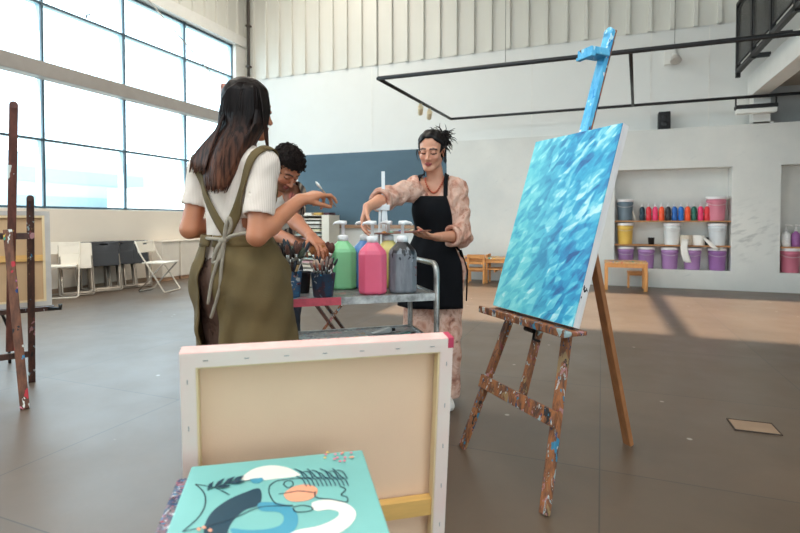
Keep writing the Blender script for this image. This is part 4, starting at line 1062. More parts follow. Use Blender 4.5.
# tall cream cupboard beside it, mostly behind the man
pr = onY(284, 260, 9.0); cbx = thing('cupboard', 'tall cream cupboard behind the curly-haired man, beside the paper rack', 'cupboard', (pr.x, 9.3, 0), 0.0)
MB().box((-0.26, -0.22, 0.05), (0.20, 0.22, 1.58), bev=0.005).build('body', M_rack, cbx)
MB().box((-0.25, -0.24, 0.07), (0.19, -0.222, 1.56), bev=0.003).build('door', M_rack, cbx)
MB().box((-0.26, -0.20, 0), (0.20, 0.20, 0.05)).build('plinth', M_rack, cbx)

# folding stool with crossed wooden legs behind the trolley
ps = cp(331, 320, 4.3); fs = thing('folding_stool', 'folding stool with crossed brown wooden legs behind the metal trolley', 'stool', rm((ps[0], ps[1], 0)), TH)
for sy in (-0.15, 0.15):
    MB().bar((-0.19, sy, 0), (0.15, sy, 0.47), 0.022, 0.04, (0, 1, 0)).build('leg', M_pwood, fs); MB().bar((0.19, sy + 0.024, 0), (-0.15, sy + 0.024, 0.47), 0.022, 0.04, (0, 1, 0)).build('leg', M_pwood_d, fs)
MB().box((-0.18, -0.19, 0.465), (0.18, 0.20, 0.49), bev=0.006).build('seat', M_pwood, fs)
# ------------------------------------------------------------------ metal trolley
yk = math.radians(16.6); uk = np.array([math.cos(yk), math.sin(yk)]); vk = np.array([-uk[1], uk[0]])
LC, DC, ZK = 0.76, 0.40, 0.75
Pfr = np.array([0.167, 2.40]); ck = Pfr - uk * LC / 2 + vk * DC / 2
M_steel, nt_, b_ = newmat('worn_steel')
f_ = noise(nt_, coords(nt_, (1, 1, 1)), 14, 6, 0.65)
L(nt_, ramp(nt_, f_, [(0.35, lin((120, 118, 114))), (0.65, lin((190, 188, 182)))]), b_.inputs['Base Color']); b_.inputs['Metallic'].default_value = 0.75; b_.inputs['Roughness'].default_value = 0.38
M_traytop = splat('paint_spotted_steel', (140, 138, 134), (108, 106, 104), 0.3, 40, (1, 1, 1), 0.4, pal=PAL2)
tro = thing('trolley', 'worn steel trolley carrying paint jugs and brush pots', 'trolley', rm((ck[0], ck[1], 0)), yk + TH)
def tray(z, nm, top):
    mb = MB(); mb.box((-LC / 2, -DC / 2, z - 0.008), (LC / 2, DC / 2, z), 1)
    mb.box((-LC / 2, -DC / 2 - 0.012, z - 0.026), (LC / 2, -DC / 2, z + 0.008)); mb.box((-LC / 2, DC / 2, z - 0.026), (LC / 2, DC / 2 + 0.012, z + 0.008))
    mb.box((-LC / 2 - 0.012, -DC / 2, z - 0.026), (-LC / 2, DC / 2, z + 0.008)); mb.box((LC / 2, -DC / 2, z - 0.026), (LC / 2 + 0.012, DC / 2, z + 0.008))
    return mb.build(nm, [M_steel, top], tro)
tray(ZK, 'top_tray', M_traytop); tray(0.52, 'middle_tray', M_traytop); tray(0.16, 'bottom_tray', M_traytop)
for sx in (-1, 1):
    x = sx * (LC / 2 + 0.004); y0 = DC / 2 + 0.004
    arcp = lambda cy, cz, a0, a1: [(x, cy + 0.05 * math.cos(math.radians(a)), cz + 0.05 * math.sin(math.radians(a))) for a in np.linspace(a0, a1, 6)]
    mb = MB(); mb.tube([(x, -y0, 0.10)] + [(x, -y0, 0.5)] + arcp(-y0 + 0.05, 0.845, 180, 90) + arcp(y0 - 0.05, 0.845, 90, 0) + [(x, y0, 0.5), (x, y0, 0.10)], 0.0135, 12)
    mb.build('end_frame', M_steel, tro)
    for sy in (-1, 1):
        w_ = MB(); w_.lathe([(0.01, -0.014), (0.045, -0.014), (0.048, -0.008), (0.048, 0.008), (0.045, 0.014), (0.01, 0.014)], 20, M=Matrix.Translation((x, sy * y0, 0.048)) @ Matrix.Rotation(PI / 2, 4, 'Y')); w_.box((x - 0.02, sy * y0 - 0.012, 0.05), (x - 0.015, sy * y0 + 0.012, 0.11)).box((x + 0.015, sy * y0 - 0.012, 0.05), (x + 0.02, sy * y0 + 0.012, 0.11)).box((x - 0.02, sy * y0 - 0.015, 0.10), (x + 0.02, sy * y0 + 0.015, 0.108)); w_.build('caster', M_black, tro)
rp = MB(); rp.box((-LC / 2 + 0.02, -DC / 2 - 0.0135, ZK - 0.026), (-LC / 2 + 0.31, -DC / 2 - 0.011, ZK + 0.009)); rp.build('red_paint_smear', mat('dry_red_paint', (190, 70, 84), 0.5, var=0.25, scale=20), tro)
Mk = Matrix.Translation(tro.location) @ Matrix.Rotation(tro.rotation_euler.z, 4, 'Z'); Mki = Mk.inverted()
def on_tray(px, d, z=ZK + 0.001):
    q = cp(px, 250, d); p = rm((q[0], q[1], 0)); p.z = z; return p
def clampk(p, m=0.06):
    q = Mki @ p; q.x = min(max(q.x, -LC / 2 + m), LC / 2 - m); q.y = min(max(q.y, -DC / 2 + m), DC / 2 - m); return Mk @ q

# paint jugs with pumps
def jug_section(hw, hd, c, z): return [(hw, -hd + c, z), (hw, hd - c, z), (hw - c, hd, z), (-hw + c, hd, z), (-hw, hd - c, z), (-hw, -hd + c, z), (-hw + c, -hd, z), (hw - c, -hd, z)]
def jug_body():
    return MB().loft([jug_section(0.058, 0.050, 0.024, 0), jug_section(0.066, 0.058, 0.028, 0.010), jug_section(0.066, 0.058, 0.028, 0.188), jug_section(0.060, 0.052, 0.026, 0.205), jug_section(0.028, 0.026, 0.014, 0.240), jug_section(0.024, 0.023, 0.0125, 0.246)])
M_cap = mat('white_pump_plastic', (236, 234, 232), 0.35, var=0.02)
def jug(px, d, m, lab, rz=0.0, spout=0.3, mcap=None, dripm=None, s=1.0):
    p = clampk(on_tray(px, d), 0.062); t = thing('paint_jug', lab, 'paint jug', p, yk * 0 + TH + rz, 'paint jugs with pumps on the trolley'); t.scale = (s, s, s)
    jug_body().build('body', m, t, bev=0.006)
    mc = mcap or M_cap
    MB().lathe([(0.020, 0.242), (0.027, 0.244), (0.027, 0.268), (0.022, 0.272), (0.012, 0.274)], 20).build('cap', mc, t)
    pm = MB(); pm.lathe([(0.0085, 0.272), (0.0085, 0.325), (0.013, 0.326), (0.013, 0.338), (0.005, 0.342)], 14)
    pm.tube([(-0.018 * math.cos(spout), -0.018 * math.sin(spout), 0.335), (0.018 * math.cos(spout), 0.018 * math.sin(spout), 0.337), (0.042 * math.cos(spout), 0.042 * math.sin(spout), 0.334), (0.050 * math.cos(spout), 0.050 * math.sin(spout), 0.324)], [0.010, 0.010, 0.006, 0.005], 10)
    pm.build('pump', M_cap, t)
    if dripm:
        db = MB(); rq = random.Random(9)
        for k in range(7):
            a = -2.6 + k * 0.36; R = 0.0605
            x = max(-0.05, min(0.05, 0.075 * math.cos(a))); ln = rq.random() * rq.random() * 0.045
            P = [(x + u * (0.013 if v < 0.4 else 0.007 if v < 0.8 else 0.003), -0.0588 + (0.030 * max(0, (0.3 - v) / 0.3)), 0.215 - v * (0.03 + ln)) for v in (0, 0.3, 0.7, 1.0) for u in (-1, 1)]
            P = np.array(P).reshape(4, 2, 3)
            db.sheet(P, -0.003)
        db.build('paint_drips', dripm, t)
    return t
def jugmat(n, c, var=0.05, sss=0.15): return mat('jug_' + n, c, 0.32, var=var, scale=5, sss=sss)
J_g = jug(343, 2.60, jugmat('green', (136, 206, 148)), 'green paint jug with a white pump, beside the brush pots', 0.15, 2.9)
J_p = jug(372.5, 2.43, jugmat('pink', (224, 96, 124)), 'pink paint jug with a white pump, standing at the front of the trolley', 0.1, 2.8)
M_gj = splat('grey_smeared_plastic', (128, 130, 134), (104, 108, 114), 0.10, 22, (1, 1, 1), 0.35, pal=[(40, 40, 46), (60, 130, 150), (30, 30, 34), (170, 172, 176), (150, 150, 154), (90, 96, 104), (46, 50, 58), (120, 60, 70)])
nt_ = M_gj.node_tree; b_ = nt_.nodes['Principled BSDF']; lk_ = b_.inputs['Base Color'].links[0].from_socket
sz_ = N(nt_, 'ShaderNodeSeparateXYZ'); L(nt_, coords(nt_), sz_.inputs[0]); ma_ = N(nt_, 'ShaderNodeMath', operation='MULTIPLY_ADD'); L(nt_, noise(nt_, coords(nt_, (1, 1, 0.25)), 38, 3), ma_.inputs[0]); ma_.inputs[1].default_value = 0.16; L(nt_, sz_.outputs[2], ma_.inputs[2])
L(nt_, mixc(nt_, ramp(nt_, ma_.outputs[0], [(0.276, (0, 0, 0, 1)), (0.284, (1, 1, 1, 1))]), lk_, lin((24, 24, 28))), b_.inputs['Base Color'])
J_k = jug(402.5, 2.47, M_gj, 'grey paint jug with black drips, at the trolley end with the handle', 0.1, 0.2)
J_b = jug(364.5, 2.66, jugmat('blue', (96, 140, 196)), 'pale blue paint jug behind the pink one, its pump being pressed', 0.1, 2.9)
J_y = jug(388.5, 2.66, jugmat('yellow', (236, 214, 130)), 'cream yellow paint jug behind the pink and grey jugs', 0.1, 2.6)

# white table easel standing among the jugs at the back of the trolley
pwe = clampk(on_tray(378, 2.80), 0.05); we = thing('table_easel', 'slim white table easel standing behind the paint jugs', 'easel', pwe, TH + 0.1)
M_wt = mat('white_enamel', (226, 228, 228), 0.4, var=0.02)
MB().bar((0.0, -0.03, 0.10), (0.004, 0.075, 0.61), 0.018, 0.012, (0, -1, 0), 0, 0.002).build('mast', M_wt, we)
for sx in (-1, 1): MB().bar((sx * 0.034, -0.035, 0), (sx * 0.014, 0.045, 0.44), 0.012, 0.012, (0, -1, 0), 0, 0.002).build('leg', M_wt, we)
MB().bar((0, 0.04, 0.0), (0, 0.045, 0.44), 0.012, 0.012, (0, -1, 0), 0, 0.002).build('rear_leg', M_wt, we)
MB().box((-0.035, 0.02, 0.40), (0.035, 0.05, 0.43), bev=0.003).build('bracket', M_wt, we)
MB().box((-0.05, -0.03, 0.12), (0.05, 0.0, 0.132), bev=0.002).build('ledge', M_wt, we)

# pots and brushes
def pot(px, d, m, lab, r=0.052, h=0.115, cat='pot'):
    p = clampk(on_tray(px, d), 0.056)
    o = MB().lathe([(r * 0.78, 0), (r * 0.8, 0.004), (r, h), (r * 1.04, h + 0.003), (r * 0.94, h + 0.002), (r * 0.74, 0.012), (0.002, 0.012)], 24).build('brush_pot', m); o.location = p
    tag(o, lab, cat, 'brush pots on the trolley'); return o
M_potb = splat('paint_smeared_blue_pot', (40, 70, 98), (56, 92, 122), 0.30, 34, (1, 1, 1), 0.45, pal=PAL2)
M_potd = splat('paint_smeared_navy_pot', (30, 42, 58), (40, 60, 80), 0.22, 30, (1, 1, 1), 0.45, pal=[(50, 150, 190), (90, 100, 110), (30, 34, 44), (120, 60, 70), (40, 90, 130), (140, 140, 140), (30, 60, 90), (60, 40, 50)])
P1 = pot(291, 2.33, M_potb, 'blue paint-smeared brush pot beside the olive apron', 0.050, 0.115)
P2 = pot(323, 2.33, M_potd, 'navy brush pot with a bright blue smear, beside the green jug', 0.056, 0.105)
P3 = pot(323, 2.50, mat('rust_tin', (110, 60, 44), 0.6, var=0.3, scale=20), 'rust-coloured brush tin behind the navy brush pot', 0.050, 0.12)
P4 = pot(303.5, 2.45, M_black, 'small black pot behind the blue brush pot', 0.034, 0.10)
hand_cols = [(60, 40, 32), (190, 150, 96), (120, 40, 36), (30, 34, 44), (196, 190, 180), (150, 96, 56), (40, 80, 110)]
def brush_proto(name, lab, ln, hc, bc, rb, group):
    t = thing(name, lab, 'brush', (0, 0, 0), 0, group)
    MB().lathe([(0.0018, 0), (0.003, 0.02), (0.0045, ln * 0.45), (0.0038, ln * 0.66)], 8).build('handle', mat('brush_handle_%d_%d' % hc[:2], hc, 0.4, var=0.15), t)
    MB().lathe([(0.0040, ln * 0.655), (rb * 0.8, ln * 0.70), (rb, ln * 0.80)], 8).build('ferrule', mat('brush_ferrule', (176, 172, 164), 0.3, 0.85, var=0.1), t)
    MB().lathe([(rb * 0.95, ln * 0.79), (rb * 1.25, ln * 0.87), (rb * 1.05, ln * 0.95), (rb * 0.25, ln)], 8).build('bristles', mat('bristle_%d_%d' % bc[:2], bc, 0.8, var=0.25, scale=60), t)
    return t
rb_ = random.Random(21)
def fill(potobj, r, n, ln, bcs, rbs, lab, group, tilt=0.42, hcs=hand_cols):
    protos = []; used = set(); trees = {}
    kinds = [(hcs[i % len(hcs)], bcs[i % len(bcs)], rbs[i % len(rbs)], ln * (0.88 + 0.05 * i)) for i in range(5)]
    for k, (hc, bc, rb2, l_) in enumerate(kinds):
        t = brush_proto('paint_brush', lab, l_, hc, bc, rb2, group); protos.append(t); trees[k] = tree_of(t)
    for i in range(n):
        a = i * 2.39996 + rb_.random() * 0.3; rad = math.sqrt((i + 0.5) / n); k = i % 5
        base = potobj.location + Vector((math.cos(a) * r * 0.55 * rad * -0.5, math.sin(a) * r * 0.55 * rad * -0.5, 0.014))
        dirv = Vector((math.cos(a) * rad * tilt, math.sin(a) * rad * tilt, 1.0)).normalized()
        e = dirv.to_track_quat('Z', 'Y').to_euler()
        if k in used: o = dup(protos[k], base, rot=e, deep=trees[k])
        else: o = protos[k]; used.add(k); o.location = base; o.rotation_euler = e
fill(P1, 0.050, 30, 0.235, [(40, 32, 28), (70, 78, 62), (30, 30, 32), (96, 60, 48), (44, 50, 56)], [0.0075, 0.009, 0.006, 0.0085, 0.007], 'paint brush standing bristles up in the blue pot by the olive apron', 'brushes in the blue pot')
fill(P2, 0.056, 34, 0.165, [(150, 80, 60), (60, 40, 40), (200, 168, 146), (140, 120, 110), (40, 40, 46)], [0.0055, 0.0045, 0.006, 0.005, 0.0045], 'small paint brush standing in the navy pot beside the green jug', 'brushes in the navy pot', 0.55)
fill(P3, 0.050, 16, 0.225, [(130, 70, 36), (104, 50, 34), (150, 90, 40), (84, 44, 34), (120, 60, 30)], [0.015, 0.013, 0.016, 0.014, 0.012], 'broad rust-brown brush standing in the tin behind the navy pot', 'brushes in the rust-coloured tin', 0.34)
# paints on the middle tray
pt = thing('paint_palette', 'paint palette of dried colour blobs on the trolley middle shelf', 'palette', Mk @ Vector((-0.06, -0.08, 0.521)), tro.rotation_euler.z)
MB().box((-0.16, -0.09, 0), (0.16, 0.09, 0.012), bev=0.003).build('board', mat('palette_board', (214, 206, 196), 0.6, var=0.1), pt)
for i in range(14):
    x, y = -0.135 + (i % 7) * 0.045, -0.06 + (i // 7) * 0.07; c_ = [(220, 120, 130), (230, 190, 120), (90, 140, 110), (150, 60, 70), (200, 210, 190), (230, 150, 110), (110, 160, 170)][(i * 3) % 7]
    MB().lathe([(0.018, 0.011), (0.016, 0.020), (0.006, 0.026)], 12, c=(x, y, 0)).build('paint_blob', mat('blob_%d_%d' % c_[:2], c_, 0.4), pt)
def tube_(x, y, rz, c_, lab):
    t = thing('paint_tube', lab, 'paint tube', Mk @ Vector((x, y, 0.521)), tro.rotation_euler.z + rz, 'paint tubes on the middle shelf'); m = mat('tube_%d_%d' % c_[:2], c_, 0.35, var=0.05)
    secs = [[(-0.06, -0.018, 0.0), (-0.06, 0.018, 0.0), (-0.06, 0.018, 0.003), (-0.06, -0.018, 0.003)], [(0.03, -0.015, 0.0), (0.03, 0.015, 0.0), (0.03, 0.012, 0.026), (0.03, -0.012, 0.026)], [(0.045, -0.007, 0.006), (0.045, 0.007, 0.006), (0.045, 0.006, 0.02), (0.045, -0.006, 0.02)]]
    MB().loft(secs).build('body', m, t, bev=0.002); MB().lathe([(0.008, 0), (0.008, 0.018)], 10, M=Matrix.Translation((0.045, 0, 0.013)) @ Matrix.Rotation(PI / 2, 4, 'Y')).build('cap', M_black, t)
tube_(0.18, -0.10, 0.3, (206, 202, 120), 'pale yellow paint tube on the trolley middle shelf'); tube_(0.27, -0.02, -0.4, (70, 120, 110), 'green paint tube on the trolley middle shelf'); tube_(0.20, 0.08, 0.1, (200, 196, 190), 'white paint tube at the back of the trolley middle shelf')
# ------------------------------------------------------------------ people
M_skinA = attrmat('skin_a', 0.5, 0.12, 0.06, 40)
def frame(f, u):
    f = nrm(f); u = np.asarray(u, float); r = nrm(np.cross(f, u)); u = np.cross(r, f)
    return np.stack([r, f, u], 1)            # columns: right, forward, up
def head_prims(c, R, s=1.0, nose=1.0, male=False):
    P = lambda x, y, z: np.asarray(c) + R @ (np.array([x, y, z]) * s)
    jw = 1.08 if male else 0.97
    L_ = [ell(P(0, -0.014, 0.036), np.array([0.073, 0.092, 0.080]) * s, R, 0.0), ell(P(0, 0.024, -0.034), np.array([0.057 * jw, 0.062, 0.074]) * s, R, 0.03 * s)]
    L_ += [cap(P(sx * 0.050 * jw, 0.0, -0.055), P(sx * 0.018 * jw, 0.064, -0.096), 0.017 * s, k=0.02 * s) for sx in (-1, 1)]
    L_ += [ell(P(0, 0.070, -0.098), np.array([0.020, 0.016, 0.015]) * s, R, 0.018 * s)]
    L_ += [ell(P(sx * 0.036, 0.056, -0.028), np.array([0.022, 0.021, 0.02]) * s, R, 0.02 * s) for sx in (-1, 1)]
    L_ += [sub(ell(P(sx * 0.031, 0.098, 0.003), np.array([0.018, 0.016, 0.011]) * s, R, 0.014 * s)) for sx in (-1, 1)]
    L_ += [cap(P(sx * 0.046, 0.064, 0.022), P(sx * 0.010, 0.082, 0.021), 0.0085 * s, k=0.012 * s) for sx in (-1, 1)]
    L_ += [cap(P(0, 0.082, 0.010), P(0, 0.106 + 0.002 * nose, -0.033), 0.0075 * s, 0.0105 * s, k=0.010 * s)]
    L_ += [ell(P(sx * 0.0115, 0.094, -0.037), np.array([0.0085, 0.010, 0.007]) * s, R, 0.006 * s) for sx in (-1, 1)]
    L_ += [ell(P(sx * 0.031, 0.0755, 0.002), np.array([0.0155, 0.011, 0.0105]) * s, R, 0.004 * s) for sx in (-1, 1)]
    L_ += [ell(P(0, 0.0855, -0.0615), np.array([0.021, 0.011, 0.0055]) * s, R, 0.004 * s), ell(P(0, 0.0850, -0.0715), np.array([0.018, 0.011, 0.0065]) * s, R, 0.004 * s)]
    L_ += [ell(P(sx * 0.076, -0.010, -0.008), np.array([0.009, 0.019, 0.031]) * s, R, 0.006 * s) for sx in (-1, 1)]
    L_ += [sub(ell(P(sx * 0.085, -0.006, -0.006), np.array([0.006, 0.010, 0.018]) * s, R, 0.005 * s)) for sx in (-1, 1)]
    return L_
def hand_prims(w, d, n, sgn, curls, s=1.0, thumb=(0.55, 0.75, 0.35), thumb_bend=0.35, spread=0.06):
    # w wrist, d towards the knuckles, n out of the palm, sgn: side of the thumb along d x n
    d = nrm(d); n = np.asarray(n, float); n = nrm(n - d * (n @ d)); a = sgn * np.cross(d, n); w = np.asarray(w, float)
    L_ = []
    off = (0.029, 0.010, -0.009, -0.026); kl = (0.086, 0.090, 0.086, 0.078)
    lens = ((0.042, 0.025, 0.021), (0.046, 0.029, 0.022), (0.043, 0.027, 0.021), (0.034, 0.020, 0.018)); rad = (0.0088, 0.009, 0.0086, 0.0076)
    for j in range(4):
        kn = w + (d * kl[j] + a * off[j]) * s
        L_.append(cap(w + a * off[j] * 0.55 * s, kn, 0.0165 * s, 0.0115 * s, 0.012 * s))
    for j in range(4):
        p = w + (d * kl[j] + a * off[j]) * s; ang = 0.0; r = rad[j]
        dd = nrm(d + a * (1.5 - j) * spread)
        for q in range(3):
            ang += curls[j][q]
            v = dd * math.cos(ang) + n * math.sin(ang); e = p + v * lens[j][q] * s
            L_.append(cap(p, e, r * s, r * 0.90 * s, 0.004 * s)); p = e; r *= 0.91
    t = nrm(d * thumb[0] + a * thumb[1] + n * thumb[2]); p = w + (d * 0.022 + a * 0.022 + n * 0.006) * s; r = 0.0125
    for q, l_ in enumerate((0.042, 0.034, 0.027)):
        e = p + t * l_ * s; L_.append(cap(p, e, r * s, r * 0.88 * s, 0.010 * s if q == 0 else 0.004 * s)); p = e; r *= 0.87
        t = nrm(t + (d * 0.5 + n * 0.5 - a * 0.55) * thumb_bend)
    return L_
def arm_prims(sh, el, wr, ru=0.046, re=0.036, rw=0.026):
    sh, el, wr = map(np.asarray, (sh, el, wr)); m = el + (wr - el) * 0.28
    return [cap(sh, el, ru, re, 0.03), cap(el, m, re * 0.98, re * 1.02, 0.015), cap(m, wr, re * 1.02, rw, 0.02, None)]
def leg_prims(h, k_, a, fdir, rt=0.078, rk=0.052, ra=0.036):
    h, k_, a = map(np.asarray, (h, k_, a)); f = nrm(np.array([fdir[0], fdir[1], 0]))
    m = k_ + (a - k_) * 0.3
    hl = np.array([a[0], a[1], 0.035]) - f * 0.03
    return [cap(h, k_, rt, rk, 0.03), cap(k_, m, rk, rk * 1.02, 0.02), cap(m, a, rk * 1.02, ra, 0.02), cap(hl, hl + f * 0.16 - [0, 0, 0.004], 0.034, 0.030, 0.02), cap(a, hl, ra, 0.034, 0.02)]
def torso_prims(neck, chest, waist, pelvis, shL, shR, fwd, w=1.0, female=True):
    neck, chest, waist, pelvis, shL, shR = map(np.asarray, (neck, chest, waist, pelvis, shL, shR))
    r = nrm(shR - shL); f = nrm(np.array([fwd[0], fwd[1], 0.0])); 
    Rc = frame(f, nrm(neck - chest)); Rw = frame(f, nrm(chest - pelvis))
    L_ = [ell(chest, np.array([0.135, 0.098, 0.165]) * w, Rc, 0.0), ell(waist, np.array([0.112, 0.088, 0.12]) * w, Rw, 0.06), ell(pelvis, np.array([0.152, 0.112, 0.115]) * w, Rw, 0.06)]
    up = nrm(neck - chest)
    for s_ in (shL, shR): L_.append(cap(neck - up * 0.035, s_, 0.042 * w, 0.048 * w, 0.045))
    if female:
        for sx in (-1, 1): L_.append(ell(chest + f * 0.058 + r * sx * 0.060 - up * 0.012, (0.052, 0.046, 0.055), Rc, 0.05))
    else: L_.append(ell(chest + f * 0.035 + up * 0.05, (0.12, 0.06, 0.08), Rc, 0.05))
    return L_
def face_cols(V, c, R, s, skin, lip, brow, male=False, open_eye=False):
    col = np.tile(np.array(lin(skin)[:3]), (len(V), 1)); q = ((V - np.asarray(c)) @ R) / s
    x, y, z = q[:, 0], q[:, 1], q[:, 2]; ax = np.abs(x)
    near = (y > 0.03) & (z > -0.13) & (z < 0.12) & (ax < 0.09)
    def put(m, rgb, t=1.0):
        if m.any(): col[m] = col[m] * (1 - t) + np.array(lin(rgb)[:3]) * t
    put(near & (((ax - 0.036) / 0.026) ** 2 + ((z + 0.034) / 0.022) ** 2 < 1), (214, 130, 108), 0.22)
    if male:
        put(near & (z < -0.045) & (z > -0.125) & (y > -0.02), (70, 46, 36), 0.45); put((y > -0.01) & (z < -0.06) & (z > -0.125) & (ax < 0.075), (70, 46, 36), 0.35)
    put(near & (y > 0.074) & ((x / 0.0235) ** 2 + ((z + 0.0665) / 0.0115) ** 2 < 1), lip)
    put(near & (y > 0.074) & (ax < 0.022) & (np.abs(z + 0.0665) < 0.0014), (90, 40, 40))
    bz = 0.0255 - 0.35 * np.maximum(ax - 0.034, 0) - 0.12 * np.maximum(0.034 - ax, 0)
    put(near & (y > 0.05) & (ax > 0.010) & (ax < 0.052) & (np.abs(z - bz) < 0.0052), brow, 0.9)
    lz = -0.0035 - 6 * (ax - 0.031) ** 2 * -1.0
    put(near & (y > 0.06) & (np.abs(ax - 0.031) < 0.0165) & (np.abs(z - (-0.0060 + 10 * (ax - 0.031) ** 2)) < 0.0030), (24, 16, 14))
    put(near & (y > 0.06) & (((ax - 0.031) / 0.018) ** 2 + ((z - 0.006) / 0.009) ** 2 < 1) & (z > -0.002), (150, 96, 80), 0.35)
    return col
def person(label, root, prims, skin, h=0.0042, colfun=None, it=1):
    vol = Vol(prims, h); V, F = vol.mesh(); V = relax(V, F, it, 0.4)
    col = np.tile(np.array(lin(skin)[:3]), (len(V), 1)) if colfun is None else colfun(V)
    o = npmesh('person', V, F, M_skinA, None, col, root)
    o.location = rm((root[0], root[1], 0)); o.rotation_euler = (0, 0, TH); tag(o, label, 'person')
    return o
def garment(name, prims, mats, par, root, h=0.006, e=0.012, cut=None, fold=None, th=0.009, it=2, col=None):
    ps = [inflate(p, e) if not p.get('sub') else p for p in prims]
    vol = Vol(ps, h, 0.05); G = vol.pts(); D = vol.D
    if fold is not None: D = D + fold(G).astype(np.float32)
    D = np.maximum(D, -(D + th))
    if cut is not None: D = np.maximum(D, cut(G).astype(np.float32))
    vol.D = D; V, F = vol.mesh(); V = relax(V, F, it, 0.5)
    return npmesh(name, V, F, mats, par, col(V) if col else None, root)
def wave(G, dirs, amp):
    o = np.zeros(G.shape[:-1])
    for i, (d, fr, ph) in enumerate(dirs): o += np.sin(G @ np.asarray(d, float) * fr + ph + 1.3 * np.sin(G @ np.asarray((d[1], d[2], d[0]), float) * fr * 0.6))
    return o * amp / len(dirs)
FOLDS = [((0.7, 0.2, 0.7), 70, 0.3), ((-0.5, 0.6, 0.6), 95, 1.1), ((0.2, -0.8, 0.5), 60, 2.0), ((0.9, 0.1, -0.4), 120, 0.7)]
def plane(G, p, n): return (G - np.asarray(p)) @ nrm(n)         # positive on the n side
def strip(mb, pts, dirs, prims, w, iso, th=0.004, n=24, nw=5, side=None, mi=0):
    # ribbon laid on a surface: pts control points, dirs tracing direction per point
    pts = np.asarray(pts, float); dirs = np.asarray(dirs, float)
    t = np.linspace(0, len(pts) - 1, n); i = np.minimum(t.astype(int), len(pts) - 2); f = (t - i)[:, None]
    C = pts[i] * (1 - f) + pts[i + 1] * f; Dr = dirs[i] * (1 - f) + dirs[i + 1] * f; Dr /= np.linalg.norm(Dr, axis=1, keepdims=True)
    T = np.gradient(C, axis=0); S_ = np.cross(T, Dr); S_ /= np.maximum(np.linalg.norm(S_, axis=1, keepdims=True), 1e-9)
    ww = np.broadcast_to(w, n) if np.ndim(w) else np.full(n, w)
    P = C[:, None] + S_[:, None] * (np.linspace(-0.5, 0.5, nw)[None, :, None] * ww[:, None, None])
    D3 = np.repeat(Dr[:, None], nw, 1)
    Q = trace((P - D3 * 0.12).reshape(-1, 3), D3.reshape(-1, 3), prims, iso).reshape(n, nw, 3)
    for _ in range(2): Q[1:-1] = (Q[:-2] + 2 * Q[1:-1] + Q[2:]) / 4
    mb.sheet(Q, th, mi); return Q
def orient_sheet(mb, P, outd, th, mi=0):
    P = np.asarray(P); du = P[1:, :-1] - P[:-1, :-1]; dv = P[:-1, 1:] - P[:-1, :-1]
    n = np.cross(du, dv).reshape(-1, 3).sum(0)
    mb.sheet(P if n @ np.asarray(outd) > 0 else P[:, ::-1], th, mi)

# ===== woman in the black apron ======================================
rootC = np.array([0.195, 3.03, 0.0]); skinC = (214, 152, 122)
neckC = cp(437, 179, 3.03); headC = cp(431.5, 151.0, 2.955); sC = 0.945
RC = frame((-0.30, -0.88, -0.26), (0.06, 0.0, 1.0))
shR, elR, wrR = cp(418, 187, 2.97), cp(384.5, 199, 2.80), cp(367.5, 207, 2.62)
shL, elL, wrL = cp(456, 189, 3.04), cp(461.5, 236, 2.98), cp(437, 237, 2.80)
chestC = cp(437, 208, 3.03); waistC = cp(436, 238, 3.04); pelC = cp(434, 262, 3.05)
fC = np.array([-0.28, -0.96, 0])
rC = nrm(np.cross(fC, (0, 0, 1)))        # her right hand side
torC = torso_prims(neckC, chestC, waistC, pelC, shL, shR, fC, 0.97)
hL, hR_ = pelC - rC * 0.085 + [0, 0, -0.04], pelC + rC * 0.085 + [0, 0, -0.04]
aL, aR = cp(444, 394, 3.06), cp(421, 396, 2.98); aL[2] = aR[2] = 0.08
kL, kR = (hL + aL) / 2 + fC * 0.03, (hR_ + aR) / 2 + fC * 0.03
legC = leg_prims(hL, kL, aL, (0.1, -1)) + leg_prims(hR_, kR, aR, (-0.35, -1))
armR, armL = arm_prims(shR, elR, wrR, 0.043, 0.034, 0.024), arm_prims(shL, elL, wrL, 0.043, 0.034, 0.024)
neckP = [cap(neckC - [0, 0, 0.05], headC + RC @ np.array([0, -0.025, -0.06]), 0.050, 0.047, 0.02)]
hdR = nrm(cp(363.5, 222, 2.60) - wrR)
handR = hand_prims(wrR, hdR, nrm(np.array([0.35, -0.25, -0.5])), 1.0, ((0.25, 0.5, 0.3), (0.3, 0.55, 0.3), (0.4, 0.6, 0.35), (0.5, 0.6, 0.4)), 0.90, (0.75, 0.5, 0.45))
hdL = nrm(cp(419, 235.5, 2.70) - wrL)
handL = hand_prims(wrL, hdL, np.array([0.0, 0.15, 1.0]), 1.0, ((0.10, 0.25, 0.15), (0.10, 0.25, 0.15), (0.12, 0.28, 0.15), (0.15, 0.3, 0.2)), 0.92, (0.85, 0.45, 0.45), 0.2)
thumbside = None
bodyC = torC + legC + armR + armL + neckP + head_prims(headC, RC, sC) + handR + handL
pC = person('woman with black updo in black apron pressing a pump and holding a palette', rootC, bodyC, skinC, 0.0042, lambda V: face_cols(V, headC, RC, sC, skinC, (178, 90, 86), (38, 26, 22)))

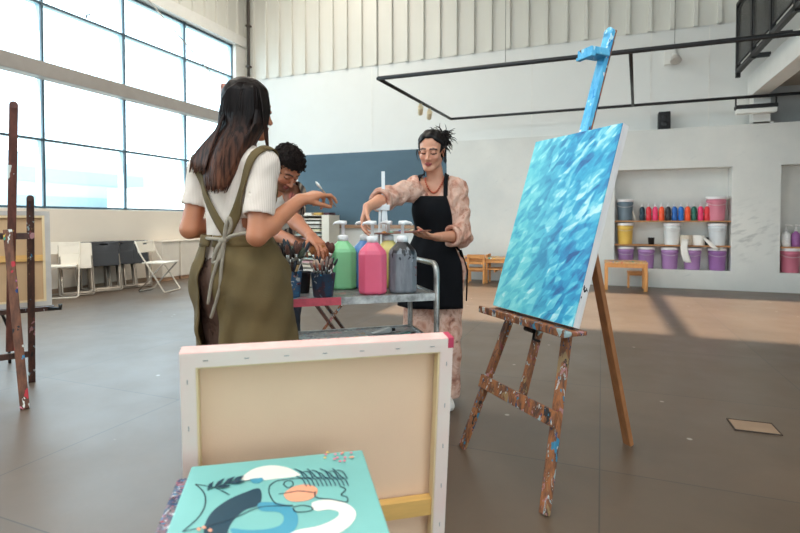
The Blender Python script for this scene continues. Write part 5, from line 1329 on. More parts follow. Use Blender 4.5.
M_tie, nt_, b_ = newmat('peach_tie_dye_cotton')
v_ = coords(nt_, (1, 1, 1)); w1 = noise(nt_, v_, 9, 5, 0.6, dist=1.6); w2 = noise(nt_, coords(nt_, (1, 1, 0.35), (0.3, 0.2, 0.5)), 22, 5, 0.6, dist=0.8)
c1 = ramp(nt_, w1, [(0.30, lin((150, 94, 76))), (0.43, lin((196, 140, 118))), (0.55, lin((222, 182, 162))), (0.70, lin((172, 112, 94)))])
L(nt_, mixc(nt_, ramp(nt_, w2, [(0.46, (0, 0, 0, 1)), (0.64, (0.6, 0.6, 0.6, 1))]), c1, lin((220, 184, 164))), b_.inputs['Base Color']); b_.inputs['Roughness'].default_value = 0.85
bump(nt_, b_, w2, 0.3, 0.006)
upC = nrm(neckC - chestC)
def cut_shirtC(G):
    o = plane(G, pelC + [0, 0, -0.10], (0, 0, -1))
    o = np.maximum(o, plane(G, elR + (wrR - elR) * 0.30, wrR - elR) - 10 * (plane(G, elR, shR - elR) > 0.02))
    # open collar: a deep V at the front
    q = G - neckC; s_ = np.abs(q @ rC); fz = q @ fC
    v = 0.055 + 0.0 * s_ - s_ * 1.0; vee = np.minimum(fz + 0.005, (q[..., 2] + 0.165) * 0.42 - s_)
    o = np.maximum(o, vee)
    neckhole = 0.062 - np.sqrt((q @ rC) ** 2 + (fz + 0.0) ** 2); o = np.maximum(o, np.minimum(neckhole, q[..., 2] + 0.02))
    return o
def sleeve(a, b, t0, t1, r0, r1): return cap(a + (b - a) * t0, a + (b - a) * t1, r0, r1, 0.02)
shirtprims = torC + [cap(shR, elR, 0.050, 0.047, 0.03), cap(elR, elR + (wrR - elR) * 0.22, 0.047, 0.046, 0.02), cap(shL, elL, 0.050, 0.046, 0.03), cap(elL, elL + (wrL - elL) * 0.40, 0.046, 0.043, 0.02)]
def cutC2(G):
    o = plane(G, pelC + [0, 0, -0.10], (0, 0, -1))
    for e_, w_, t in ((elR, wrR, 0.24), (elL, wrL, 0.42)):
        p = e_ + (w_ - e_) * t; dd = nrm(w_ - e_); a = (G - p) @ dd; rad = np.linalg.norm((G - p) - a[..., None] * dd, axis=-1)
        o = np.maximum(o, np.where((rad < 0.085) & (a < 0.12), a, -1))
    q = G - neckC; s_ = np.abs(q @ rC); fz = q @ fC
    vee = np.minimum(np.minimum(fz - 0.0, (q[..., 2] + 0.155) * 0.50 - s_), 0.075 - s_); o = np.maximum(o, vee)
    nh = 0.066 - np.sqrt((q @ rC) ** 2 + fz ** 2); o = np.maximum(o, np.minimum(nh, q[..., 2] + 0.03))
    return o
shC = garment('shirt', shirtprims, M_tie, pC, rootC, 0.0055, 0.015, cutC2, lambda G: wave(G, FOLDS, 0.010))
cf = MB()
def cuff(mb, e_, w_, t, r):
    p = e_ + (w_ - e_) * t; dd = nrm(w_ - e_); a = nrm(np.cross(dd, (0.3, 0.2, 1))); b2 = np.cross(dd, a)
    prof = [(r, -0.025), (r + 0.008, -0.024), (r + 0.009, 0.012), (r + 0.003, 0.016), (r - 0.010, 0.014), (r - 0.014, -0.01)]
    secs = []
    for rr2, z in prof: secs.append([tuple(p + dd * z + (a * math.cos(u) + b2 * math.sin(u)) * (rr2 + 0.003 * math.sin(3 * u))) for u in np.linspace(0, 2 * PI, 20, endpoint=False)])
    o_ = len(mb.v); n = 20
    mb.add([tuple(np.array(q) - rootC) for s_ in secs for q in s_], [(i * n + j, i * n + (j + 1) % n, (i + 1) * n + (j + 1) % n, (i + 1) * n + j) for i in range(len(secs) - 1) for j in range(n)], 0, True)
cuff(cf, elR, wrR, 0.24, 0.056); cf.build('rolled_cuff', M_tie, pC); cf = MB(); cuff(cf, elL, wrL, 0.42, 0.054); cf.build('rolled_cuff', M_tie, pC)
trouC = [p for p in leg_prims(hL, kL, aL, (0.1, -1), 0.088, 0.082, 0.082)[:3] + leg_prims(hR_, kR, aR, (-0.35, -1), 0.088, 0.082, 0.082)[:3]] + [torC[2]]
garment('trousers', trouC, M_tie, pC, rootC, 0.0065, 0.012, lambda G: np.maximum(plane(G, (0, 0, 0.045), (0, 0, -1)), plane(G, pelC + [0, 0, 0.06], (0, 0, 1))), lambda G: wave(G, [((0.9, 0.3, 0.1), 60, 0), ((0.5, -0.8, 0.15), 80, 1)], 0.007))
shoe = [p for p in leg_prims(hL, kL, aL, (0.1, -1))[3:] + leg_prims(hR_, kR, aR, (-0.35, -1))[3:]]
M_shoe = mat('white_canvas_shoe', (222, 216, 208), 0.7, var=0.05)
garment('shoes', shoe, M_shoe, pC, rootC, 0.006, 0.008, lambda G: np.maximum(plane(G, (0, 0, 0.095), (0, 0, 1)), plane(G, (0, 0, 0.004), (0, 0, -1))), None, 0.02)

# black apron: bib and skirt laid over the shirt
M_apk = mat('black_apron_cotton', (13, 14, 18), 0.85, var=0.25, scale=7, bmp=0.1, bscale=200, spec=0.2)
hullC = [inflate(p, 0.017) for p in torC] + [inflate(p, 0.012) for p in trouC] + [cap(hL, kL, 0.095, 0.095, 0.05), cap(hR_, kR, 0.095, 0.095, 0.05), cap((hL + hR_) / 2, (kL + kR) / 2, 0.12, 0.11, 0.06)]
def front_sheet(zs, half, prims, f, r, c0, c1, iso, foldamp=0.0, nv=31):
    rows = []; fd = nrm(np.array([f[0], f[1], 0.0]))
    for i, (z, am) in enumerate(zip(zs, half)):
        t = i / (len(zs) - 1); u = np.linspace(-1, 1, nv); c = (np.array(c0) * (1 - t) + np.array(c1) * t) * [1, 1, 0] + [0, 0, z]
        D3 = np.cos(u * am)[:, None] * fd + np.sin(u * am)[:, None] * r
        fo = iso + foldamp * t * (1 + np.sin(u * 9 + z * 6 + 0.6 * np.sin(z * 14)))
        rows.append(trace(c + D3 * 0.42, -D3, prims, fo))
    Q = np.array(rows)
    for _ in range(4):
        Q[1:-1] = (Q[:-2] + 2 * Q[1:-1] + Q[2:]) / 4; Q[:, 1:-1] = (Q[:, :-2] + 2 * Q[:, 1:-1] + Q[:, 2:]) / 4
    return Q
zt_, zw_, zb_ = cp(430, 196, 2.9)[2], cp(430, 238, 2.9)[2], cp(430, 309, 2.9)[2]
ab = MB()
zs_ = np.concatenate([np.linspace(zt_, zw_, 14), np.linspace(zw_, zb_, 18)[1:]])
hw_ = np.concatenate([np.linspace(math.radians(38), math.radians(52), 7), np.linspace(math.radians(56), math.radians(70), 7), np.linspace(math.radians(72), math.radians(78), 17)])
Qa = front_sheet(zs_, hw_, hullC, fC, rC, chestC, (kL + kR) / 2, 0.006, 0.010)
orient_sheet(ab, Qa - rootC, fC, 0.004)
ab.build('apron', M_apk, pC)
sb = MB()
for sx in (-1, 1):
    b0 = Qa[0, -2 if sx > 0 else 1]
    tp_ = neckC + rC * sx * 0.062 + np.array([0, 0, 0.012]); bk = neckC + rC * sx * 0.03 - fC * 0.07 + [0, 0, 0.01]
    P = [b0 + fC * 0.0, (b0 + tp_) / 2 + fC * 0.03, tp_]
    strip(sb, P, [-fC, -fC * 0.9 - np.array([0, 0, .3]), nrm(-fC * 0.5 - np.array([0, 0, 1.0]))], hullC + neckP, 0.022, 0.006, 0.003)
ab2 = MB(); ab2.v = [tuple(np.array(v) - rootC) for v in sb.v]; ab2.f, ab2.m, ab2.sm = sb.f, sb.m, sb.sm; ab2.build('apron_strap', M_apk, pC)
wb_ = MB(); wp_ = waistC - rC * 0.17 + fC * 0.02
for k, (dx, ln) in enumerate(((0.0, 0.24), (0.018, 0.30))):
    q = cp(459.5 + k * 1.2, 250, 3.0); pts = [q, q + [0.012, -0.005, -0.04], q + [0.022 + dx, 0, -0.12], q + [0.016 + dx, 0, -ln]]
    wb_.tube([tuple(p - rootC) for p in pts], [0.006, 0.006, 0.006, 0.004], 6)
wb_.tube([tuple(cp(459, 250, 3.0) - rootC), tuple(cp(456, 246, 2.95) - rootC), tuple(Qa[14, 0] - rootC)], 0.007, 6); wb_.build('apron_tie', M_apk, pC)
# necklace of coral beads
nk = MB(); chain = [neckC + rC * 0.052 * math.cos(t) + fC * (0.02 + 0.055 * math.sin(t)) + np.array([0, 0, 0.0 - 0.085 * math.sin(t) ** 2]) for t in np.linspace(0.0, PI, 23)]
chain = trace(np.array(chain) + fC * 0.1, np.repeat(-fC[None], len(chain), 0), torC + neckP, 0.005)
for p in chain: nk.lathe([(0.001, -0.006), (0.0055, -0.003), (0.0055, 0.003), (0.001, 0.006)], 8, c=tuple(p - rootC))
nk.build('bead_necklace', mat('coral_beads', (196, 96, 66), 0.4, var=0.2, scale=60), pC)
er = MB()
for sx in (-1,): 
    p = headC + RC @ np.array([sx * 0.080, -0.006, -0.050]); er.lathe([(0.001, -0.022), (0.008, -0.012), (0.007, 0.0), (0.002, 0.012)], 10, c=tuple(p - rootC))
er.build('earring', M_black, pC)

# hair
M_hairk = mat('black_hair', (20, 15, 14), 0.5, var=0.4, scale=18, bmp=0.3, bscale=90, spec=0.22)
def hair_cap(name, c, R, s, par, root, mats, thick=0.016, line=None, lump=0.004, fr=140, extra=(), it=2, low=-0.06, side=0.03):
    P = lambda x, y, z: np.asarray(c) + R @ (np.array([x, y, z]) * s)
    pr = [ell(P(0, -0.014, 0.037), (np.array([0.074, 0.093, 0.081]) + thick) * s, R, 0.0), ell(P(0, -0.055, -0.02), (np.array([0.060, 0.050, 0.065]) + thick * 0.5) * s, R, 0.03)] + list(extra)
    vol = Vol(pr, 0.0045, 0.04); G = vol.pts(); q = ((G - np.asarray(c)) @ R) / s
    x, y, z = q[..., 0], q[..., 1], q[..., 2]
    D = vol.D + wave(q, [((1, 0, 0.4), fr, 0), ((0.3, 1, 0.2), fr * 0.8, 1), ((0.1, 0.4, 1), fr * 1.1, 2)], lump)
    D = D + 0.0 * D
    # leave the face clear: hairline runs from above the brow, past the temple, in front of the ear
    hl = line if line else (lambda ax: 0.084 - 0.85 * np.maximum(ax - 0.022, 0))
    face = np.minimum(y - (side - 0.15 * (z - 0.0)) , hl(np.abs(x)) - z)
    below = low - z
    D = D + thick * s * 0.9 * np.exp(-np.maximum(-face, 0) / 0.010) * (y > -0.01)
    D = np.maximum(D, np.minimum(face, 0.06 - 0 * z)); D = np.maximum(D, np.where(y < 0.03, below, -1))
    earc = 0.030 - np.sqrt((y + 0.005) ** 2 + (z + 0.012) ** 2); D = np.maximum(D, np.where(np.abs(x) > 0.05, earc, -1))
    vol.D = D.astype(np.float32); V, F = vol.mesh(); V = relax(V, F, it, 0.5)
    return npmesh(name, V, F, mats, par, None, root)
PCl = lambda x, y, z: headC + RC @ np.array([x, y, z])
bun = [ell(PCl(-0.030, -0.100, 0.060), (0.045, 0.045, 0.042), RC, 0.03), ell(PCl(-0.045, -0.115, 0.035), (0.03, 0.03, 0.035), RC, 0.02)]
hc = hair_cap('hair', headC, RC, sC, pC, rootC, M_hairk, 0.013, None, 0.004, 150, bun, 1, -0.075, 0.035)
lk = MB(); rh = random.Random(4)
for k in range(95):
    a, b2 = rh.uniform(0, 2 * PI), rh.uniform(-0.9, 1.2); cdir = np.array([math.cos(a) * math.cos(b2), math.sin(a) * math.cos(b2), math.sin(b2)])
    ctr_ = PCl(-0.034, -0.100, 0.056); p = ctr_ + cdir * 0.032; pts = [p]; dv = cdir * 0.6 + np.array([rh.uniform(-.5, .9), rh.uniform(-.4, .4), rh.uniform(-.3, .6)])
    for j in range(7):
        dv = nrm(dv + np.array([rh.uniform(-.7, .7), rh.uniform(-.7, .7), rh.uniform(-.8, .35)]) * 0.75); pts.append(pts[-1] + dv * 0.0115)
    lk.tube([tuple(q - rootC) for q in pts], [0.0032, 0.0034, 0.0032, 0.003, 0.0026, 0.002, 0.0014, 0.0006], 5)
for sx, n_ in ((-1, 3), (1, 2)):
    for k in range(n_):
        p = PCl(sx * 0.078, 0.035 - k * 0.03, 0.01); pts = [p + RC @ np.array([sx * 0.004 * math.sin(j * 0.9 + k), -0.004 * j, -0.014 * j]) for j in range(6)]
        lk.tube([tuple(q - rootC) for q in pts], [0.003, 0.003, 0.0026, 0.002, 0.0015, 0.0006], 5)
lk.build('loose_curls', M_hairk, hc)

# her palette
hp_ = wrL + hdL * 0.075 + np.array([0, 0, 0.024])
pc_ = cp(402, 229.5, 2.68); pc_[2] = hp_[2]
pal = thing('palette', 'brown wooden palette smeared with paint in the hand of the woman in black apron', 'palette', rm(pc_), TH); pal.location.z = pc_[2]
rotp = nrm(hp_ - pc_)
outl = []
for a in np.linspace(0, 2 * PI, 36, endpoint=False): outl.append((0.145 * math.cos(a) * (1 + 0.06 * math.cos(2 * a)), 0.085 * math.sin(a) + 0.012 * math.cos(a)))
MB().prism(outl, -0.003, 0.003).build('board', mat('palette_wood', (120, 72, 50), 0.5, var=0.2), pal, bev=0.001)
for i in range(9):
    a = 0.4 + i * 0.62; c_ = [(206, 90, 90), (230, 200, 150), (90, 120, 170), (240, 236, 226), (60, 60, 66), (220, 150, 80), (120, 170, 140), (190, 70, 110), (80, 40, 40)][i]
    MB().lathe([(0.014, 0.002), (0.012, 0.006), (0.004, 0.009)], 10, c=(0.10 * math.cos(a), 0.055 * math.sin(a), 0)).build('paint_blob', mat('pblob_%d_%d' % c_[:2], c_, 0.4), pal)
pal.rotation_euler = (0.03, -0.05, TH)

# ===== long-haired woman in the olive apron ==========================
dA = -0.02
def ca(px, py, d): return cp(px, py, d + dA)
skinA = (196, 128, 92)
rootA = np.array([ca(242, 300, 1.97)[0], 1.95, 0.0])
neckA = ca(243, 152, 1.95); headA = ca(249, 109.5, 1.97); sA = 0.92
RA = frame((0.64, 0.76, -0.08), (0, 0, 1))
shRa, elRa, wrRa = ca(263, 165, 1.87), ca(257, 236, 1.81), ca(300, 200, 1.94)
shLa, elLa, wrLa = ca(204, 170, 2.03), ca(190, 229, 2.00), ca(214, 224, 2.14)
fA = np.array([0.48, 0.87, 0]); rA = nrm(np.cross(fA, (0, 0, 1)))
chestA = ca(238, 188, 1.96); waistA = ca(236, 233, 1.97); pelA = ca(240, 268, 1.98)
torA = torso_prims(neckA, chestA, waistA, pelA, shLa, shRa, fA, 0.98)
hLa, hRa = pelA - rA * 0.085 - [0, 0, .05], pelA + rA * 0.085 - [0, 0, .05]
aLa = np.array([rootA[0] - 0.06, 2.03, 0.08]); aRa = np.array([rootA[0] + 0.11, 1.92, 0.08])
kLa, kRa = (hLa + aLa) / 2 + fA * 0.02, (hRa + aRa) / 2 + fA * 0.02
legA = leg_prims(hLa, kLa, aLa, fA) + leg_prims(hRa, kRa, aRa, fA)
armRa, armLa = arm_prims(shRa, elRa, wrRa, 0.044, 0.035, 0.024), arm_prims(shLa, elLa, wrLa, 0.044, 0.036, 0.025)
hdA = nrm(ca(326, 191, 2.00) - wrRa)
handRa = hand_prims(wrRa, hdA, nrm(np.array([0.25, 0.45, -0.75])), -1.0, ((0.30, 0.60, 0.35), (0.55, 0.80, 0.5), (0.85, 1.0, 0.6), (1.05, 1.1, 0.6)), 0.90, (0.95, 0.25, 0.55), 0.10)
handLa = hand_prims(wrLa, nrm(np.array([0.85, 0.5, 0.1])), np.array([0.3, 0.6, -0.6]), 1.0, ((0.4, 0.5, 0.3),) * 4, 0.90)
neckPa = [cap(neckA - [0, 0, 0.05], headA + RA @ np.array([0, -0.02, -0.06]), 0.050, 0.047, 0.02)]
bodyA = torA + legA + armRa + armLa + neckPa + head_prims(headA, RA, sA) + handRa + handLa
pA = person('woman with long dark hair seen from behind in olive apron, raising a brush', rootA, bodyA, skinA, 0.0040, lambda V: face_cols(V, headA, RA, sA, skinA, (170, 84, 80), (38, 26, 22)))
M_rib, nt_, b_ = newmat('white_ribbed_jersey')
v_ = coords(nt_); wv = N(nt_, 'ShaderNodeTexWave', wave_type='BANDS'); wv.inputs['Scale'].default_value = 60; wv.inputs['Distortion'].default_value = 1.0; L(nt_, coords(nt_, (1, 1, 0.0)), wv.inputs['Vector'])
L(nt_, mixc(nt_, wv.outputs['Fac'], lin((220, 202, 186)), lin((238, 222, 208))), b_.inputs['Base Color']); b_.inputs['Roughness'].default_value = 0.85; bump(nt_, b_, wv.outputs['Fac'], 0.15, 0.003)
topprims = torA + [cap(shRa, shRa + (elRa - shRa) * 0.80, 0.047, 0.047, 0.03), cap(shLa, shLa + (elLa - shLa) * 0.72, 0.047, 0.046, 0.03)]
def cutA(G):
    o = plane(G, pelA - [0, 0, 0.02], (0, 0, -1))
    for s_, e_, t in ((shRa, elRa, 0.72), (shLa, elLa, 0.62)):
        p = s_ + (e_ - s_) * t; dd = nrm(e_ - s_); a = (G - p) @ dd; rad = np.linalg.norm((G - p) - a[..., None] * dd, axis=-1)
        o = np.maximum(o, np.where((rad < 0.09) & (a < 0.15), a, -1))
    q = G - neckA; nh = 0.060 - np.sqrt((q @ rA) ** 2 + (q @ fA) ** 2); o = np.maximum(o, np.minimum(nh, q[..., 2] + 0.015))
    return o
garment('ribbed_top', topprims, M_rib, pA, rootA, 0.0055, 0.008, cutA, lambda G: wave(G, FOLDS, 0.0025))
M_skirt = mat('brown_trousers', (96, 68, 54), 0.8, var=0.2, scale=7)
trA = leg_prims(hLa, kLa, aLa, fA, 0.092, 0.075, 0.062)[:3] + leg_prims(hRa, kRa, aRa, fA, 0.092, 0.075, 0.062)[:3] + [torA[2]]
garment('trousers', trA, M_skirt, pA, rootA, 0.0065, 0.010, lambda G: np.maximum(plane(G, (0, 0, 0.06), (0, 0, -1)), plane(G, pelA + [0, 0, 0.09], (0, 0, 1))), lambda G: wave(G, [((0.9, 0.3, 0.2), 50, 0), ((0.5, -0.8, 0.3), 70, 1)], 0.006))
garment('shoes', legA[3:5] + legA[8:10], M_shoe, pA, rootA, 0.006, 0.008, lambda G: np.maximum(plane(G, (0, 0, 0.095), (0, 0, 1)), plane(G, (0, 0, 0.004), (0, 0, -1))), None, 0.02)
# olive apron skirt wraps round from behind on both sides, open at the back
M_olive = mat('olive_canvas', (102, 83, 48), 0.85, var=0.18, scale=5, bmp=0.12, bscale=180)
hullS = [inflate(p, 0.010) for p in torA + trA] + [cap(hLa, kLa, 0.092, 0.092, 0.05), cap(hRa, kRa, 0.092, 0.092, 0.05), cap((hLa + hRa) / 2, (kLa + kRa) / 2, 0.12, 0.115, 0.06)]
hullA = [inflate(p, 0.010) for p in topprims + trA] + [cap(hLa, kLa, 0.12, 0.115, 0.05), cap(hRa, kRa, 0.12, 0.115, 0.05), cap((hLa + hRa) / 2, (kLa + kRa) / 2, 0.15, 0.14, 0.06)]
z_top, z_bot = ca(240, 238, 1.95)[2], 0.50
def wrapped(zs, a0, a1, nv, flare, fold, cx):
    rows = []
    for i, z in enumerate(zs):
        t = i / (len(zs) - 1); c = cx * [1, 1, 0] + [0, 0, z]
        ang = np.linspace(a0(t), a1(t), nv); dirs = np.stack([np.cos(ang), np.sin(ang), 0 * ang], 1)
        # angle measured from her back (-f) turning through her right side
        D3 = dirs[:, :1] * (-fA)[None] + dirs[:, 1:2] * rA[None]
        iso = 0.006 + flare * t * t * (0.4 + 0.6 * np.abs(np.sin(ang / 2))) + fold * t * (1 + np.sin(ang * 7 + 1.2 * np.sin(3 * z * 3)))
        iso = iso + 0.0065 * np.sin(z * 42 + ang * 5 + 2 * np.sin(ang * 3)) * (1 - 0.5 * t) * np.sin(ang * 2.3 + z * 7) + 0.004 * np.sin(z * 27 - ang * 11)
        rows.append(trace(c + D3 * 0.45, -D3, hullS, iso))
    Q = np.array(rows)
    for _ in range(2):
        Q[1:-1] = (Q[:-2] + 2 * Q[1:-1] + Q[2:]) / 4; Q[:, 1:-1] = (Q[:, :-2] + 2 * Q[:, 1:-1] + Q[:, 2:]) / 4
    return Q
sk = MB(); zs_ = np.linspace(z_top, z_bot, 60)
Qs = wrapped(zs_, lambda t: 0.02 + 0.28 * t ** 0.8, lambda t: 2 * PI - 0.22 - 0.55 * t ** 0.7, 120, 0.014, 0.008, pelA)
o_ = MB(); P = Qs - rootA
orient_sheet(o_, P[:, :20], -fA + rA * 0.3, 0.0045); n0 = len(o_.v)
skm = MB(); du = np.gradient(P, axis=0); dv = np.gradient(P, axis=1); nn = np.cross(du, dv); cc = P - (P.mean((0, 1)))[None, None]
if (nn * (cc * [1, 1, 0])).sum() > 0: skm.sheet(P, 0.0045)
else: skm.sheet(P[:, ::-1], 0.0045)
skm.build('apron_skirt', M_olive, pA)
pk = MB()
# waistband and turned-down flap at her left
Qw = wrapped(np.linspace(z_top + 0.012, z_top - 0.030, 4), lambda t: 0.0, lambda t: 2 * PI - 0.2, 96, 0, 0, pelA) - rootA
nw_ = np.cross(np.gradient(Qw, axis=0), np.gradient(Qw, axis=1)); 
(pk.sheet(Qw, 0.007) if (nw_ * ((Qw - Qw.mean((0, 1))) * [1, 1, 0])).sum() > 0 else pk.sheet(Qw[:, ::-1], 0.007)); pk.build('waistband', M_olive, pA)
# straps and bib
ss = MB()
knot = ca(226, 234, 1.86)
for a_, b_2 in ((ca(197, 158, 2.0), ca(208, 200, 1.9)), (ca(263, 148, 1.83), ca(243, 190, 1.83))):
    strip(ss, [a_, b_2, knot], [nrm(fA + np.array([0, 0, -0.8])), fA, fA], hullA, 0.034, 0.004, 0.003, 26)
for sx, a_ in ((-1, ca(197, 158, 2.0)), (1, ca(263, 148, 1.83))):
    fr_ = chestA + rA * sx * 0.085 + fA * 0.16 + [0, 0, 0.07]; topp = a_ + fA * 0.05 + [0, 0, 0.03]
    strip(ss, [a_, topp, fr_], [nrm(fA + np.array([0, 0, -0.8])), np.array([0, 0, -1.0]), -fA], hullA, 0.034, 0.004, 0.003, 20)
st_ = MB(); st_.v = [tuple(np.array(v) - rootA) for v in ss.v]; st_.f, st_.m, st_.sm = ss.f, ss.m, ss.sm; st_.build('apron_strap', M_olive, pA)
bb_ = MB(); Qb = front_sheet(np.linspace(chestA[2] + 0.09, z_top - 0.02, 12), np.radians(np.linspace(45, 75, 12)), hullS, fA, rA, chestA, waistA, 0.006) - rootA
orient_sheet(bb_, Qb, fA, 0.004); bb_.build('apron_bib', M_olive, pA)
# knotted ties at the small of the back
M_tiecord = mat('grey_apron_cord', (150, 138, 120), 0.8, var=0.15, scale=30)
tm = MB()
k0 = ca(225, 240, 1.84)
def cord(pts, r=0.007): 
    pts = [np.asarray(p) for p in pts]; q = []
    for i in range(len(pts) - 1):
        a, b_3, c_3, d_3 = pts[max(i - 1, 0)], pts[i], pts[i + 1], pts[min(i + 2, len(pts) - 1)]
        for t in np.linspace(0, 1, 6, endpoint=False): q.append(0.5 * ((2 * b_3) + (c_3 - a) * t + (2 * a - 5 * b_3 + 4 * c_3 - d_3) * t * t + (3 * b_3 - a - 3 * c_3 + d_3) * t ** 3))
    tm.tube([tuple(p - rootA) for p in q + [pts[-1]]], r, 7)
cord([ca(262, 232, 1.80), ca(246, 233, 1.80), ca(232, 236, 1.81), k0]); cord([ca(206, 238, 1.90), ca(215, 239, 1.85), k0])
cord([k0, ca(231, 226, 1.82), ca(229, 218, 1.82), ca(226, 226, 1.82), k0 - [0, 0.01, 0.005]]); cord([k0, ca(218, 246, 1.82), ca(213, 262, 1.83), ca(220, 258, 1.82), k0 - [0, 0.01, -0.004]])
cord([k0, ca(219, 256, 1.82), ca(212, 280, 1.83), ca(208, 304, 1.84)], 0.006); cord([k0, ca(222, 262, 1.82), ca(219, 290, 1.83), ca(211, 318, 1.85)], 0.006)
tm.tube([tuple(k0 - rootA + [0.01, -0.006, 0.012]), tuple(k0 - rootA + [-0.012, -0.008, -0.012])], [0.012, 0.014], 10); tm.build('apron_tie', M_tiecord, pA)

# long straight hair, dark at the crown and brown towards the ends
M_hairA, nt_, b_ = newmat('dark_hair_brown_ends')
tc_ = N(nt_, 'ShaderNodeSeparateXYZ'); L(nt_, coords(nt_), tc_.inputs[0]); mr_ = N(nt_, 'ShaderNodeMapRange'); L(nt_, tc_.outputs[2], mr_.inputs[0]); mr_.inputs[1].default_value = 1.48; mr_.inputs[2].default_value = 1.22
nz_ = noise(nt_, coords(nt_, (1, 1, 0.05)), 75, 3); cA_ = mixc(nt_, mr_.outputs[0], lin((30, 22, 20)), lin((120, 76, 56)))
L(nt_, mixc(nt_, ramp(nt_, nz_, [(0.42, (0, 0, 0, 1)), (0.6, (0.85, 0.85, 0.85, 1))]), cA_, lin((20, 14, 12))), b_.inputs['Base Color']); b_.inputs['Roughness'].default_value = 0.45; b_.inputs['Specular IOR Level'].default_value = 0.15
hA = hair_cap('hair', headA, RA, sA, pA, rootA, M_hairA, 0.011, lambda ax: 0.066 - 0.25 * np.maximum(ax - 0.02, 0), 0.0015, 160, (), 2, -0.11, 0.040)
PA = lambda x, y, z: headA + RA @ (np.array([x, y, z]) * sA)
capA = [ell(PA(0, -0.014, 0.037), np.array([0.086, 0.105, 0.093]) * sA, RA, 0.0), ell(PA(0, -0.055, -0.02), np.array([0.066, 0.056, 0.071]) * sA, RA, 0.03)]
lev = [(82, 238, 257, 1.93), (89, 227, 267, 1.90), (98, 221, 270, 1.868), (110, 219, 271, 1.855), (124, 219, 267, 1.850), (138, 214, 258, 1.838), (152, 208, 251, 1.828), (164, 205, 245, 1.822), (175, 204, 239, 1.82), (185, 205, 234, 1.822), (194, 207, 229, 1.826)]
def lock(pts, r0, mb): mb.tube([tuple(p - rootA) for p in pts], [r0 * k for k in np.interp(np.linspace(0, 1, len(pts)), [0, 0.1, 0.7, 1], [0.6, 1, 0.9, 0.15])], 5, cap=True)
hs = MB(); rh = random.Random(8)
for layer in range(2):
    for k in range(120):
        u = (k + rh.random()) / 120; L0 = min(1.0, 0.90 + 0.2 * rh.random()); pts = []
        ph = rh.uniform(0, 6.28); du_ = rh.gauss(0, 0.018)
        for i, (py, xl, xr, d) in enumerate(lev):
            t = i / (len(lev) - 1)
            if t > L0: break
            uu = min(max(u + du_ * t * 3 + 0.012 * math.sin(ph + i), 0), 1); e = 2 * uu - 1
            dd = d + (0.11 * (1 - t) ** 1.2 + 0.02) * e * e * e * e + 0.035 * e * e + layer * 0.014
            if i < 5:
                p0_ = ca(xl + (xr - xl) * (0.04 + 0.92 * uu), py, 1.70); q_ = trace(p0_[None], nrm(p0_ - [0, 0, HCAM])[None], capA, 0.002)[0]
                w_ = max(0.0, (i - 2) / 3.0)
                if q_[1] < 2.06: p1_ = q_ * (1 - w_) + ca(xl + (xr - xl) * uu, py, min(dd, q_[1])) * w_
                else: p1_ = ca(xl + (xr - xl) * uu, py, dd)
                pts.append(p1_ + np.array([0, 0.004 * layer, 0]))
            else: pts.append(ca(xl + (xr - xl) * uu, py, dd))
        g_ = rh.uniform(0.15, 1.0); pts[-1] = pts[-2] * (1 - g_) + pts[-1] * g_
        if len(pts) > 4: lock(pts, 0.0048 + 0.001 * rh.random(), hs)
for k in range(60):      # lock falling over her left shoulder
    u = (k + rh.random()) / 60; inn = ((228, 104), (220, 126), (214, 141), (210, 152), (207, 162), (205, 172)); out_ = ((226, 106), (216, 130), (205, 142), (197, 151), (191, 160), (189, 169))
    pts = [ca(a_[0] * (1 - u) + o2[0] * u, a_[1] * (1 - u) + o2[1] * u + (rh.uniform(-3, 4) if i == 5 else 0), 1.885 + 0.015 * i * u - 0.008 * i * (1 - u)) for i, (a_, o2) in enumerate(zip(inn, out_))]
    lock(pts, 0.0046, hs)
for k in range(26):      # front lock beside the cheek
    u = k / 26; pts = [ca(260 + 6 * u, 90 + 3 * u, 1.89 + 0.03 * u), ca(263 + 6 * u, 110, 1.885 + 0.03 * u), ca(264 + 3 * u, 126, 1.90 + 0.02 * u), ca(265 + 3 * u, 138, 1.91 + 0.02 * u), ca(266 + 3 * u, 146 + 4 * u, 1.92 + 0.02 * u)]
    lock(pts, 0.0036, hs)
hs.build('long_strands', M_hairA, hA)

# her brush
b0, b1 = cp(315.5, 181.5, 1.99), cp(336, 207, 2.02)
dirb = nrm(b0 - b1); lb = float(np.linalg.norm(b0 - b1))
br = brush_proto('paint_brush', 'paint brush with white-smeared tip held up by the long-haired woman', 0.20, (150, 120, 96), (232, 232, 226), 0.0055, None)
br.location = rm(b1); br.location.z = b1[2]; qv = Vector(rm(np.array([dirb[0], dirb[1], 0]))); qv.z = dirb[2]
br.rotation_euler = qv.to_track_quat('Z', 'Y').to_euler(); sc_ = lb / 0.20; br.scale = (0.85, 0.85, sc_)

# ===== curly-haired man ==============================================
skinB = (184, 118, 86)
rootB = np.array([cp(272, 300, 2.98)[0], 2.98, 0.0])
neckB = cp(279, 186, 2.93); headB = cp(286, 168.5, 2.83)
RB = frame((0.50, -0.40, -0.74), (0.15, -0.1, 1.0))
shLb, elLb, wrLb = cp(293, 194, 2.90), cp(291, 217, 2.70), cp(311, 236.5, 2.53)
shRb, elRb, wrRb = cp(253, 194, 3.02), cp(268, 232, 2.86), cp(297, 242, 2.66)
fB = np.array([0.45, -0.89, 0]); rB = nrm(np.cross(fB, (0, 0, 1)))
chestB = cp(275, 212, 3.00); waistB = cp(272, 246, 3.04); pelB = cp(272, 268, 3.06)
torB = torso_prims(neckB, chestB, waistB, pelB, shLb, shRb, fB, 1.0, False)
hLb, hRb = pelB - rB * 0.085 - [0, 0, .05], pelB + rB * 0.085 - [0, 0, .05]
